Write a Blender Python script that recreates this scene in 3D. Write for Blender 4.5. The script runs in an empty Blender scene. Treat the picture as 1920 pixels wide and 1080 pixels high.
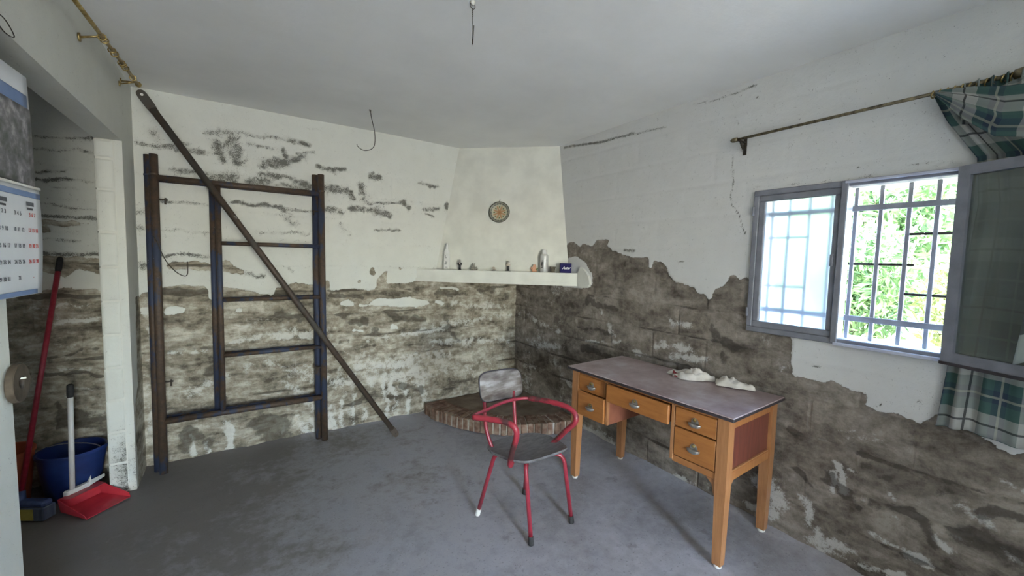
import bpy, math, random
import numpy as np
from mathutils import Vector, Matrix

scene = bpy.context.scene
col = scene.collection
random.seed(7)
PI = math.pi

# light settings
EXPOSURE = 0.0
SKY = 10
SUN_W = 40.0
DOOR_W = 106
DOOR_C = (1.0, 0.97, 0.90)
LEAF_A1, LEAF_A2 = (.06, .12, .035), (.17, .26, .09)
LEAF_B1, LEAF_B2 = (.16, .19, .05), (.34, .36, .13)

# ------------------------------------------------------------------ camera
FPX, YAW, PITCH, ROLL = 763.25, 0.5871, -0.07162, 0.0236
fw = Vector((math.sin(YAW)*math.cos(PITCH), math.cos(YAW)*math.cos(PITCH), math.sin(PITCH)))
rt = Vector((math.cos(YAW), -math.sin(YAW), 0)); up = rt.cross(fw)
rt2 = rt*math.cos(ROLL)+up*math.sin(ROLL); up2 = up*math.cos(ROLL)-rt*math.sin(ROLL)
cam_data = bpy.data.cameras.new('camera'); cam = bpy.data.objects.new('camera', cam_data); col.objects.link(cam)
cam.matrix_world = Matrix(((rt2.x, up2.x, -fw.x, 0), (rt2.y, up2.y, -fw.y, 0), (rt2.z, up2.z, -fw.z, 1.5), (0, 0, 0, 1)))
cam_data.sensor_width = 36; cam_data.lens = FPX/1920*36; cam_data.clip_start = 0.02
scene.camera = cam

# ------------------------------------------------------------------ sky, sun, exposure
scene.view_settings.view_transform = 'Standard'; scene.view_settings.look = 'None'
scene.view_settings.gamma = 1.0; scene.view_settings.use_curve_mapping = False
scene.view_settings.exposure = EXPOSURE
world = bpy.data.worlds.new('sky'); scene.world = world; world.use_nodes = True
wnt = world.node_tree; wnt.nodes.clear()
wo = wnt.nodes.new('ShaderNodeOutputWorld'); wb = wnt.nodes.new('ShaderNodeBackground')
sky = wnt.nodes.new('ShaderNodeTexSky'); sky.sky_type = 'NISHITA'; sky.sun_disc = False
sky.sun_elevation = math.radians(55); sky.sun_rotation = math.radians(250); sky.air_density = 1.0; sky.dust_density = 0.8
wb.inputs['Strength'].default_value = SKY
wnt.links.new(sky.outputs[0], wb.inputs[0]); wnt.links.new(wb.outputs[0], wo.inputs[0])
def lamp(name, kind, loc, rot, energy, color, **kw):
    d = bpy.data.lights.new(name, kind); d.energy = energy; d.color = color
    for k, v in kw.items(): setattr(d, k, v)
    o = bpy.data.objects.new(name, d); col.objects.link(o); o.location = loc; o.rotation_euler = rot
    return o
# afternoon sun stands behind the house, high over the garden; it never enters the room
lamp('sun', 'SUN', (6, -4, 8), (math.radians(28), math.radians(-20), 0), SUN_W, (1.0, 0.95, 0.86), angle=0.02)
# daylight entering by the open doorway behind the camera
DOORX0, DOORX1, DOORZ, REARY = -0.15, 0.75, 2.1, -3.4
lamp('doorway_daylight', 'AREA', ((DOORX0+DOORX1)/2, REARY-0.02, DOORZ/2), (math.radians(90), 0, 0), DOOR_W, DOOR_C,
     shape='RECTANGLE', size=DOORX1-DOORX0, size_y=DOORZ)
scene.cycles.use_denoising = True
scene.cycles.max_bounces = 10; scene.cycles.diffuse_bounces = 6; scene.cycles.transmission_bounces = 8
scene.cycles.sample_clamp_indirect = 8.0
scene.cycles.caustics_reflective = False; scene.cycles.caustics_refractive = False

R, B, H, L, LT = 2.484, 3.647, 2.556, -0.575, 0.122      # window wall, back wall, ceiling, partition face and thickness
YJ, YN, ZL = 3.335, 1.80, 2.14                           # doorway in the partition: far jamb, near jamb, lintel

# ------------------------------------------------------------------ helpers
OFF = {}
def tag(o, label=None, cat=None, group=None, kind=None):
    if label: o['label'] = label
    if cat: o['category'] = cat
    if group: o['group'] = group
    if kind: o['kind'] = kind
    return o
def thing(name, loc, label, cat, group=None, rz=0.0, local=False, kind=None):
    o = bpy.data.objects.new(name, None); col.objects.link(o); o.location = loc; o.rotation_euler = (0, 0, rz)
    o.empty_display_size = 0.05
    OFF[o] = Vector((0, 0, 0)) if local else Vector(loc)
    return tag(o, label, cat, group, kind)
class MB:
    def __init__(s): s.v = []; s.f = []; s.uv = None
    def add(s, vs, fs):
        n = len(s.v); s.v += [tuple(v) for v in vs]; s.f += [tuple(i+n for i in f) for f in fs]; return s
    def box(s, x0, y0, z0, x1, y1, z1, b=0.0):
        if x0 > x1: x0, x1 = x1, x0
        if y0 > y1: y0, y1 = y1, y0
        if z0 > z1: z0, z1 = z1, z0
        if b <= 0:
            vs = [(x0,y0,z0),(x1,y0,z0),(x1,y1,z0),(x0,y1,z0),(x0,y0,z1),(x1,y0,z1),(x1,y1,z1),(x0,y1,z1)]
            return s.add(vs, [(3,2,1,0),(4,5,6,7),(0,1,5,4),(1,2,6,5),(2,3,7,6),(3,0,4,7)])
        b = min(b, (x1-x0)*.45, (y1-y0)*.45, (z1-z0)*.45)
        vs = []; idx = {}
        for ix, X in ((0, x0), (1, x1)):
            for iy, Y in ((0, y0), (1, y1)):
                for iz, Z in ((0, z0), (1, z1)):
                    for a in range(3):
                        p = [X + (b if ix == 0 else -b), Y + (b if iy == 0 else -b), Z + (b if iz == 0 else -b)]
                        p[a] = (X, Y, Z)[a]
                        idx[(ix,iy,iz,a)] = len(vs); vs.append(tuple(p))
        fs = []
        I = idx
        for a, (o1, o2) in enumerate(((1,2),(2,0),(0,1))):
            for e in (0, 1):
                q = []
                for (u, w) in ((0,0),(1,0),(1,1),(0,1)):
                    k = [0,0,0]; k[a] = e; k[o1] = u; k[o2] = w; q.append(I[(*k, a)])
                fs.append(tuple(q if e else q[::-1]))
        for a in range(3):                       # edges along axis a
            o1, o2 = (a+1)%3, (a+2)%3
            for u in (0,1):
                for w in (0,1):
                    k0=[0,0,0];k0[a]=0;k0[o1]=u;k0[o2]=w;k1=list(k0);k1[a]=1
                    q=(I[(*k0,o1)],I[(*k1,o1)],I[(*k1,o2)],I[(*k0,o2)])
                    fs.append(q if (u==w) else q[::-1])
        for ix in (0,1):
            for iy in (0,1):
                for iz in (0,1):
                    q=(I[(ix,iy,iz,0)],I[(ix,iy,iz,1)],I[(ix,iy,iz,2)])
                    fs.append(q if (ix+iy+iz)%2 else q[::-1])
        return s.add(vs, fs)
    def tube(s, pts, r, n=10, cap=True, closed=False):
        P = [Vector(p) for p in pts]; m = len(P)
        rr = r if isinstance(r, (list, tuple)) else [r]*m
        T = []
        for i in range(m):
            a = P[i-1] if (i > 0 or closed) else P[i]; b = P[(i+1) % m] if (i < m-1 or closed) else P[i]
            T.append((b-a).normalized())
        nrm = T[0].orthogonal().normalized(); vs = []
        for i in range(m):
            nrm = (nrm - T[i]*nrm.dot(T[i]))
            if nrm.length < 1e-6: nrm = T[i].orthogonal()
            nrm.normalize(); bi = T[i].cross(nrm)
            vs += [P[i] + (nrm*math.cos(2*PI*k/n) + bi*math.sin(2*PI*k/n))*rr[i] for k in range(n)]
        fs = []
        for i in range(m if closed else m-1):
            j = (i+1) % m
            for k in range(n): fs.append((i*n+k, i*n+(k+1)%n, j*n+(k+1)%n, j*n+k))
        if cap and not closed: fs += [tuple(range(n-1, -1, -1)), tuple(range((m-1)*n, m*n))]
        return s.add(vs, fs)
    def lathe(s, prof, n=24, M=None, sx=1, sy=1):
        M = M or Matrix.Identity(4); vs = []; fs = []
        for (r, z) in prof:
            for k in range(n): vs.append(M @ Vector((r*math.cos(2*PI*k/n)*sx, r*math.sin(2*PI*k/n)*sy, z)))
        for i in range(len(prof)-1):
            for k in range(n): fs.append((i*n+k, i*n+(k+1)%n, (i+1)*n+(k+1)%n, (i+1)*n+k))
        if prof[0][0] > 1e-5: fs.append(tuple(range(n-1, -1, -1)))
        if prof[-1][0] > 1e-5: fs.append(tuple(range((len(prof)-1)*n, len(prof)*n)))
        return s.add(vs, fs)
    def ball(s, c, r, n=12, sq=(1,1,1)):
        prof = [(max(1e-6, r*math.sin(PI*i/n)), -r*math.cos(PI*i/n)) for i in range(n+1)]
        prof[0] = (0, -r); prof[-1] = (0, r)
        M = Matrix.Translation(c) @ Matrix.Diagonal((*sq, 1))
        return s.lathe(prof, max(8, n), M)
    def prism(s, poly, M, h):
        """polygon (2d) in the local xy plane extruded by h along local z"""
        n = len(poly)
        vs = [M @ Vector((a, b, 0)) for a, b in poly] + [M @ Vector((a, b, h)) for a, b in poly]
        return s.add(vs, [tuple(range(n-1,-1,-1)), tuple(range(n, 2*n))] + [(i, (i+1)%n, n+(i+1)%n, n+i) for i in range(n)])
    def grid(s, fn, nu, nv, thick=None):
        n0 = len(s.v)
        vs = [fn(i/nu, j/nv) for j in range(nv+1) for i in range(nu+1)]
        fs = [(j*(nu+1)+i, j*(nu+1)+i+1, (j+1)*(nu+1)+i+1, (j+1)*(nu+1)+i) for j in range(nv) for i in range(nu)]
        s.add(vs, fs)
        return s
    def build(s, name, mat, parent=None, loc=None, smooth=False, auto=None, solid=None, uvgrid=None):
        off = OFF[parent] if parent is not None else Vector(loc or (0, 0, 0))
        me = bpy.data.meshes.new(name)
        me.from_pydata([(v[0]-off[0], v[1]-off[1], v[2]-off[2]) for v in s.v], [], s.f)
        me.validate(clean_customdata=False)
        o = bpy.data.objects.new(name, me); col.objects.link(o)
        if mat is not None: me.materials.append(mat)
        if parent is not None: o.parent = parent
        elif loc is not None: o.location = loc
        OFF[o] = Vector(off)
        if smooth or auto:
            me.shade_smooth()
            if auto and hasattr(me, 'set_sharp_from_angle'): me.set_sharp_from_angle(angle=math.radians(auto))
        if uvgrid is not None:
            uvl = me.uv_layers.new(name='UVMap'); li = np.zeros(len(me.loops), np.int32); me.loops.foreach_get('vertex_index', li)
            uvl.data.foreach_set('uv', np.asarray(uvgrid, np.float32)[li].ravel())
        if solid:
            md = o.modifiers.new('solid', 'SOLIDIFY'); md.thickness = solid; md.offset = 0
        return o
def arc_path(pts, rad, seg=5):
    """polyline with its inner corners rounded off"""
    P = [Vector(p) for p in pts]; out = [P[0]]
    for i in range(1, len(P)-1):
        a = (P[i-1]-P[i]); b = (P[i+1]-P[i]); d = min(rad, a.length*.49, b.length*.49)
        p0 = P[i]+a.normalized()*d; p1 = P[i]+b.normalized()*d
        for k in range(seg+1):
            t = k/seg; out.append(p0*(1-t)**2 + P[i]*2*t*(1-t) + p1*t*t)
    return out+[P[-1]]
def catmull(pts, seg=6):
    P = [Vector(p) for p in pts]; P = [P[0]*2-P[1]]+P+[P[-1]*2-P[-2]]; out = []
    for i in range(1, len(P)-2):
        for k in range(seg):
            t = k/seg
            out.append(.5*((2*P[i])+(-P[i-1]+P[i+1])*t+(2*P[i-1]-5*P[i]+4*P[i+1]-P[i+2])*t*t+(-P[i-1]+3*P[i]-3*P[i+1]+P[i+2])*t**3))
    return out+[P[-2]]
# ------------------------------------------------------------------ noise for relief and stains
_rng = np.random.RandomState(11); _T = _rng.rand(256, 256)
def vn(x, y):
    xi = np.floor(x).astype(int); yi = np.floor(y).astype(int); fx = x-xi; fy = y-yi
    fx = fx*fx*(3-2*fx); fy = fy*fy*(3-2*fy)
    g = lambda a, b: _T[a & 255, b & 255]
    return (g(xi,yi)*(1-fx)+g(xi+1,yi)*fx)*(1-fy)+(g(xi,yi+1)*(1-fx)+g(xi+1,yi+1)*fx)*fy
def fbm(x, y, o=4, s=0.0):
    t = 0; a = .5; n = 0
    for k in range(o): t = t+a*vn(x*2**k+17.3*k+s, y*2**k+9.1*k+s*1.7); n += a; a *= .5
    return t/n
def inpoly(poly, x, y):
    r = np.zeros(x.shape, bool); n = len(poly)
    for i in range(n):
        (x0, y0), (x1, y1) = poly[i], poly[(i+1) % n]
        if y0 == y1: continue
        c = ((y0 > y) != (y1 > y)) & (x < (x1-x0)*(y-y0)/(y1-y0)+x0); r ^= c
    return r
def strokes(L, x, y, ragged=0.0):
    f = np.zeros(x.shape)
    for (x0, y0, x1, y1, w, st) in L:
        dx, dy = x1-x0, y1-y0; l2 = dx*dx+dy*dy+1e-9
        t = np.clip(((x-x0)*dx+(y-y0)*dy)/l2, 0, 1)
        d = np.hypot(x-x0-t*dx, y-y0-t*dy)
        f = np.maximum(f, st*np.exp(-(d/max(w, .004))**2*.9))
    return f
def blur(a, k=1):
    for _ in range(k):
        p = np.pad(a, 1, mode='edge'); a = (p[1:-1,1:-1]*2+p[:-2,1:-1]+p[2:,1:-1]+p[1:-1,:-2]+p[1:-1,2:])/6
    return a

# ------------------------------------------------------------------ materials
def nt_new(name):
    m = bpy.data.materials.new(name); m.use_nodes = True; nt = m.node_tree; nt.nodes.clear()
    o = nt.nodes.new('ShaderNodeOutputMaterial'); p = nt.nodes.new('ShaderNodeBsdfPrincipled'); nt.links.new(p.outputs[0], o.inputs[0])
    return m, nt, p
class NT:
    def __init__(s, nt): s.nt = nt
    def n(s, t, **kw):
        d = s.nt.nodes.new(t)
        for k, v in kw.items(): setattr(d, k, v)
        return d
    def link(s, a, b): s.nt.links.new(a, b)
    def val(s, sock, v):
        if isinstance(v, (int, float)): sock.default_value = v
        elif isinstance(v, (tuple, list)): sock.default_value = (*v, 1.0) if len(v) == 3 and sock.type == 'RGBA' else v
        else: s.link(v, sock)
    def math(s, op, a, b=0.0, c=None, clamp=False):
        d = s.n('ShaderNodeMath', operation=op, use_clamp=clamp); s.val(d.inputs[0], a); s.val(d.inputs[1], b)
        if c is not None: s.val(d.inputs[2], c)
        return d.outputs[0]
    def step(s, v, a, b):
        d = s.n('ShaderNodeMapRange', interpolation_type='SMOOTHSTEP'); s.val(d.inputs[0], v); d.inputs[1].default_value = a; d.inputs[2].default_value = b
        return d.outputs[0]
    def mix(s, f, a, b, mode='MIX'):
        d = s.n('ShaderNodeMix', data_type='RGBA', blend_type=mode); s.val(d.inputs[0], f); s.val(d.inputs[6], a); s.val(d.inputs[7], b)
        return d.outputs[2]
    def ramp(s, v, stops, interp='LINEAR'):
        d = s.n('ShaderNodeValToRGB'); s.val(d.inputs[0], v); cr = d.color_ramp; cr.interpolation = interp
        while len(cr.elements) < len(stops): cr.elements.new(.5)
        for e, (p, c) in zip(cr.elements, stops): e.position = p; e.color = (*c, 1)
        return d.outputs[0]
    def pos(s, scale=(1,1,1), obj=False, rot=(0,0,0)):
        src = s.n('ShaderNodeTexCoord').outputs['Object'] if obj else s.n('ShaderNodeNewGeometry').outputs['Position']
        m = s.n('ShaderNodeMapping'); s.link(src, m.inputs[0]); m.inputs['Scale'].default_value = scale; m.inputs['Rotation'].default_value = rot
        return m.outputs[0]
    def noise(s, vec, scale, detail=4, rough=.55, dist=0.0):
        d = s.n('ShaderNodeTexNoise'); s.link(vec, d.inputs['Vector']); d.inputs['Scale'].default_value = scale
        d.inputs['Detail'].default_value = detail; d.inputs['Roughness'].default_value = rough; d.inputs['Distortion'].default_value = dist
        return d.outputs[0]
    def bump(s, p, h, strength=.5, dist=.01):
        d = s.n('ShaderNodeBump'); s.val(d.inputs['Height'], h); d.inputs['Strength'].default_value = strength; d.inputs['Distance'].default_value = dist
        s.link(d.outputs[0], p.inputs['Normal']); return d
def mat(name, c1, c2=None, scale=20, rough=.6, metal=0.0, stretch=(1,1,1), bump=.15, bdist=.002, spec=.5, lo=.35, hi=.65, detail=5, obj=True, c3=None, coat=0.0):
    m, nt, p = nt_new(name); N = NT(nt); v = N.pos(stretch, obj)
    n1 = N.noise(v, scale, detail)
    stops = [(lo, c1), (hi, c2 or c1)]
    if c3: stops = [(lo, c1), ((lo+hi)/2, c2), (hi, c3)]
    N.link(N.ramp(n1, stops), p.inputs['Base Color'])
    p.inputs['Roughness'].default_value = rough; p.inputs['Metallic'].default_value = metal
    p.inputs['Specular IOR Level'].default_value = spec
    if coat: p.inputs['Coat Weight'].default_value = coat; p.inputs['Coat Roughness'].default_value = .25
    if bump: N.bump(p, N.noise(v, scale*2.3, 4), bump, bdist)
    return m
PAINT = (.62, .628, .578)
def wall_material(name, paint, conc, speck=(.10,.098,.085), salt=(.60,.595,.545), strata=(1.8, 1.8, 7)):
    m, nt, p = nt_new(name); N = NT(nt)
    at = N.n('ShaderNodeAttribute', attribute_name='st'); sep = N.n('ShaderNodeSeparateColor'); N.link(at.outputs['Color'], sep.inputs[0])
    bare, spk, slt, dmp = sep.outputs[0], sep.outputs[1], sep.outputs[2], at.outputs['Alpha']
    P = N.pos()
    n1 = N.noise(P, 38, 9, .68); n2 = N.noise(P, 120, 5, .6); n3 = N.noise(N.pos(strata), 2.4, 8, .62, .6); n4 = N.noise(P, 9, 6, .6)
    n5 = N.noise(P, 22, 8, .7); n6 = N.noise(N.pos((1,1,1.5)), 190, 4, .7); n7 = N.noise(N.pos((1,1,1.7)), 4.5, 10, .66, .5)
    ctr = lambda x, k: N.math('MULTIPLY', N.math('SUBTRACT', x, .5), k)
    mb = N.step(N.math('ADD', bare, N.math('ADD', ctr(n1, 1.1), ctr(n2, .6))), .46, .54)
    # bare concrete blocks: strata, blotches, efflorescence, damp
    mixn = N.math('ADD', N.math('MULTIPLY', n3, .34), N.math('ADD', N.math('MULTIPLY', n7, .40), N.math('MULTIPLY', n5, .26)))
    c = N.ramp(mixn, [(.405, conc[0]), (.495, conc[1]), (.595, conc[2])])
    ms = N.step(N.math('ADD', slt, N.math('ADD', ctr(n5, 1.9), ctr(n2, 1.2))), .34, .80)
    c = N.mix(N.math('MULTIPLY', ms, .85), c, salt)
    md = N.step(N.math('ADD', dmp, ctr(n5, 1.3)), .35, .62)
    c = N.mix(N.math('MULTIPLY', md, .72), c, tuple(x*.55 for x in conc[0]))
    c = N.mix(N.math('MULTIPLY', N.step(n2, .5, .75), .25), c, tuple(x*.5 for x in conc[0]))
    # paint with mouldy flakes
    pc = N.ramp(n4, [(.3, tuple(x*.95 for x in paint)), (.7, paint)])
    mk = N.step(N.math('ADD', spk, N.math('ADD', ctr(n1, 2.6), ctr(n6, 4.2))), .82, .95)
    halo = N.step(N.math('ADD', spk, ctr(n4, 1.2)), .12, 1.0)
    pc = N.mix(N.math('MULTIPLY', halo, .30), pc, (.33, .325, .28))
    pc = N.mix(N.math('MULTIPLY', mk, .86), pc, speck)
    cc = N.mix(mb, pc, c)
    N.link(cc, p.inputs['Base Color']); p.inputs['Roughness'].default_value = .9; p.inputs['Specular IOR Level'].default_value = .25
    hgt = N.math('ADD', N.math('MULTIPLY', mb, -1.0), N.math('ADD', N.math('MULTIPLY', n1, .35), N.math('MULTIPLY', N.math('MULTIPLY', mb, n5), .7)))
    hgt = N.math('ADD', hgt, N.math('MULTIPLY', mk, -.45))
    N.bump(p, hgt, .8, .008)
    return m
M = {}
M['wall'] = wall_material('weathered_wall', PAINT, ((.092,.080,.060), (.285,.253,.195), (.55,.52,.435)))
M['wall_w'] = wall_material('weathered_window_wall', (.60,.60,.59), ((.070,.059,.049), (.185,.160,.135), (.325,.29,.252)), salt=(.52,.51,.49), strata=(1.1,1.1,2.6))
M['plaster'] = mat('plaster_white', (.58,.58,.53), (.66,.66,.60), 6, .9, bump=.35, bdist=.004, spec=.2, obj=False)
def ceiling_material():
    m, nt, p = nt_new('ceiling_paint'); N = NT(nt); P = N.pos()
    n = N.noise(P, 2.2, 5, .6); n2 = N.noise(N.pos((1,3,1)), 11, 8, .7); n3 = N.noise(P, 60, 3)
    c = N.ramp(n, [(.3, (.74,.74,.72)), (.7, (.82,.82,.80))])
    c = N.mix(N.math('MULTIPLY', N.step(n2, .66, .72), .5), c, (.90,.90,.88))
    N.link(c, p.inputs['Base Color']); p.inputs['Roughness'].default_value = .85; p.inputs['Specular IOR Level'].default_value = .2
    N.bump(p, N.math('ADD', N.math('MULTIPLY', n2, .8), N.math('MULTIPLY', n3, .3)), .35, .006)
    return m
M['ceiling'] = ceiling_material()
def floor_material():
    m, nt, p = nt_new('floor_concrete'); N = NT(nt); P = N.pos()
    n = N.noise(P, 1.3, 7, .62, .4); n2 = N.noise(P, 14, 8, .7); n3 = N.noise(P, 90, 4, .6); n4 = N.noise(P, 130, 2)
    c = N.ramp(N.math('ADD', N.math('MULTIPLY', n, .6), N.math('MULTIPLY', n2, .4)), [(.34, (.215,.21,.22)), (.5, (.345,.34,.37)), (.66, (.48,.475,.52))])
    c = N.mix(N.math('MULTIPLY', N.step(n3, .60, .70), .45), c, (.08,.075,.07))
    c = N.mix(N.math('MULTIPLY', N.step(n4, .66, .73), .55), c, (.48,.47,.45))
    c = N.mix(N.math('MULTIPLY', N.step(N.noise(N.pos((1,1,1)), 5.5, 6, .7), .6, .68), .35), c, (.09,.086,.08))
    # brown trodden dirt towards back wall and alcove, that side's dimmer light painted in
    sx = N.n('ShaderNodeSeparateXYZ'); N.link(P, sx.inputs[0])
    dirt_shade = N.math('ADD', N.math('ADD', N.math('MULTIPLY', sx.outputs[0], -.30), N.math('MULTIPLY', sx.outputs[1], .16)), N.math('MULTIPLY', N.math('SUBTRACT', n, .5), 1.6))
    dirt_shade = N.math('ADD', dirt_shade, N.math('MULTIPLY', N.math('SUBTRACT', n2, .5), .9))
    c = N.mix(N.math('MULTIPLY', N.step(dirt_shade, .05, .55), .80), c, (.118,.102,.082))
    N.link(c, p.inputs['Base Color']); N.link(N.ramp(n2, [(.3, (.45,)*3), (.7, (.72,)*3)]), p.inputs['Roughness'])
    p.inputs['Specular IOR Level'].default_value = .35
    N.bump(p, N.math('ADD', N.math('MULTIPLY', n2, .6), N.math('MULTIPLY', n3, .5)), .4, .004)
    return m
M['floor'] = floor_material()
def wood_material(name, c1, c2, rough=.42, stretch=(6, 60, 6), scale=1.6, worn=None, coat=.15):
    m, nt, p = nt_new(name); N = NT(nt)
    n = N.noise(N.pos(stretch, True), scale, 8, .6, .4); n2 = N.noise(N.pos((1,1,1), True), 9, 6, .65)
    c = N.ramp(n, [(.3, c1), (.7, c2)]); c = N.mix(N.math('MULTIPLY', N.step(n2, .5, .8), .35), c, tuple(x*.6 for x in c1))
    if worn: c = N.mix(N.math('MULTIPLY', N.step(N.noise(N.pos((1,1,1), True), 5, 8, .7), .52, .66), .8), c, worn)
    N.link(c, p.inputs['Base Color']); p.inputs['Roughness'].default_value = rough; p.inputs['Coat Weight'].default_value = coat; p.inputs['Coat Roughness'].default_value = .3
    N.bump(p, n, .12, .002); return m
M['oak'] = wood_material('desk_oak', (.24,.090,.026), (.35,.15,.05), stretch=(40, 5, 5))
M['oak_v'] = wood_material('desk_oak_legs', (.26,.112,.042), (.38,.18,.075), stretch=(40, 40, 4))
M['oak_d'] = wood_material('desk_oak_drawers', (.26,.096,.022), (.37,.148,.04), stretch=(8, 3, 30))
M['mahogany'] = wood_material('desk_panel', (.085,.024,.016), (.175,.050,.032), stretch=(30, 30, 3), rough=.35)
M['oak_in'] = wood_material('desk_inside', (.16,.05,.028), (.24,.085,.045), rough=.6)
def rusty(name, paint, amt, rust1=(.038,.029,.022), rust2=(.095,.058,.036), pale=(.26,.26,.23)):
    m, nt, p = nt_new(name); N = NT(nt); P = N.pos((1,1,.35), True)
    n = N.noise(P, 9, 8, .65); n2 = N.noise(N.pos((1,1,1), True), 40, 6, .7); n3 = N.noise(N.pos((1,1,1), True), 18, 8, .7)
    rc = N.ramp(n2, [(.3, rust1), (.7, rust2)])
    c = N.mix(N.step(n, amt-.03, amt+.03), rc, paint)
    c = N.mix(N.math('MULTIPLY', N.step(n3, .66, .70), .8), c, pale)
    N.link(c, p.inputs['Base Color']); p.inputs['Roughness'].default_value = .65; p.inputs['Metallic'].default_value = .15
    N.bump(p, n2, .3, .002); return m
M['scaf'] = rusty('scaffold_blue_rust', (.032,.042,.075), .53)
M['scaf2'] = rusty('scaffold_blue', (.028,.038,.075), .48)
M['brace'] = rusty('brace_rust', (.052,.046,.038), .52, rust2=(.08,.055,.038))
M['dark_iron'] = mat('dark_iron', (.03,.026,.022), (.075,.06,.045), 60, .6, .5)
M['red'] = mat('red_tube_paint', (.22,.016,.030), (.31,.028,.048), 30, .38, bump=.08, coat=.25)
M['red_arm'] = mat('red_arm_worn', (.055,.018,.018), (.22,.018,.03), 9, .42, bump=.12, lo=.40, hi=.56, coat=.15, c3=(.30,.024,.04))
M['seat'] = mat('chair_seat_wood', (.085,.082,.085), (.15,.145,.148), 26, .5, bump=.25, stretch=(1,3,1))
M['backrest'] = mat('chair_backrest_wood', (.075,.058,.048), (.16,.14,.128), 7, .5, bump=.3, stretch=(1,1,4), c3=(.31,.30,.295), lo=.35, hi=.66)
M['rubber'] = mat('black_rubber', (.012,.012,.013), (.03,.03,.03), 50, .7)
M['white_plastic'] = mat('white_plastic', (.68,.67,.63), (.76,.75,.71), 12, .45, bump=.04)
M['dark_edge'] = mat('dark_edge', (.02,.017,.02), (.045,.036,.042), 30, .5)
M['steel'] = mat('tarnished_steel', (.24,.225,.21), (.42,.40,.38), 40, .38, .7)
M['brass'] = mat('old_brass', (.22,.15,.05), (.50,.38,.16), 40, .35, .85)
M['rod'] = mat('rod_metal', (.06,.05,.035), (.24,.20,.12), 45, .45, .6)
M['frame'] = mat('window_paint', (.16,.165,.195), (.215,.22,.255), 14, .5, bump=.12)
M['frame_track'] = mat('window_track', (.40,.41,.50), (.50,.52,.62), 14, .35)
M['grille'] = mat('grille_paint', (.22,.22,.245), (.30,.30,.33), 20, .5)
def laminate():
    m, nt, p = nt_new('desk_laminate'); N = NT(nt); P = N.pos((1,1,1), True)
    n = N.noise(P, 6, 8, .7); n2 = N.noise(P, 55, 4)
    c = N.ramp(n, [(.32, (.25,.175,.165)), (.52, (.39,.31,.31)), (.70, (.52,.48,.49))])
    N.link(N.mix(N.math('MULTIPLY', N.step(n2, .6, .7), .3), c, (.34,.32,.32)), p.inputs['Base Color'])
    N.link(N.ramp(n, [(.3, (.30,)*3), (.7, (.46,)*3)]), p.inputs['Roughness']); N.bump(p, n2, .08, .001); return m
M['laminate'] = laminate()
M['brick'] = mat('hearth_brick', (.105,.062,.045), (.19,.115,.082), 16, .85, bump=.5, bdist=.006, c3=(.26,.20,.155), spec=.2, obj=False)
M['mortar'] = mat('hearth_mortar', (.30,.26,.21), (.46,.42,.37), 18, .95, bump=.5, bdist=.006, spec=.15, obj=False)
M['hearth_top'] = mat('hearth_top', (.13,.095,.068), (.21,.165,.125), 8, .9, bump=.4, bdist=.005, spec=.2, obj=False)
# ------------------------------------------------------------------ stains and bare patches on the walls (wall coordinates, metres)
BK_BARE=[(-0.579,1.03),(-0.565,1.202),(-0.468,1.244),(-0.354,1.26),(-0.21,1.254),(-0.2,1.161),(-0.163,1.16),(-0.142,1.237),(-0.046,1.231),(0.064,1.209),(0.157,1.178),(0.2,1.18),(0.229,1.238),(0.344,1.27),(0.494,1.251),(0.603,1.284),(0.614,1.2),(0.698,1.211),(0.779,1.214),(0.916,1.193),(0.981,1.201),(0.99,1.29),(1.027,1.337),(1.088,1.366),(1.074,1.308),(1.069,1.246),(1.175,1.25),(1.265,1.258),(1.398,1.282),(1.703,1.33),(2.462,1.33),(2.714,1.33),(2.812,-1.732),(-0.626,-0.46)]
BK_ALC=[(-1.184,1.274),(-1.06,1.23),(-0.924,1.253),(-0.758,1.232),(-0.574,1.174),(-0.626,-0.46),(-1.371,-0.184),(-1.304,1.276)]
BK_ISL=[[(0.676,1.063),(0.697,1.103),(0.74,1.119),(0.783,1.099),(0.805,1.057)],[(0.818,1.061),(0.836,1.088),(0.916,1.066),(0.962,1.111),(1.018,1.128),(1.152,1.109),(1.276,1.12),(1.458,1.083),(1.49,1.051),(1.405,1.03),(1.231,1.028),(1.055,1.05)],[(-0.446,1.058),(-0.439,1.106),(-0.387,1.115),(-0.329,1.097),(-0.345,1.06)],[(-0.05,1.052),(-0.046,1.084),(-0.009,1.09),(-0.006,1.058)],[(0.141,1.046),(0.152,1.074),(0.162,1.045)],[(0.782,0.845),(0.799,0.863),(0.889,0.856),(0.88,0.833)],[(1.099,0.845),(1.128,0.896),(1.177,0.858),(1.182,0.828)],[(1.565,1.198),(1.592,1.213),(1.704,1.211),(1.791,1.198),(1.803,1.166),(1.733,1.184)],[(1.522,1.065),(1.555,1.09),(1.65,1.066),(1.622,1.035)],[(-0.567,1.072),(-0.56,1.116),(-0.514,1.106),(-0.521,1.063)]]
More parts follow.
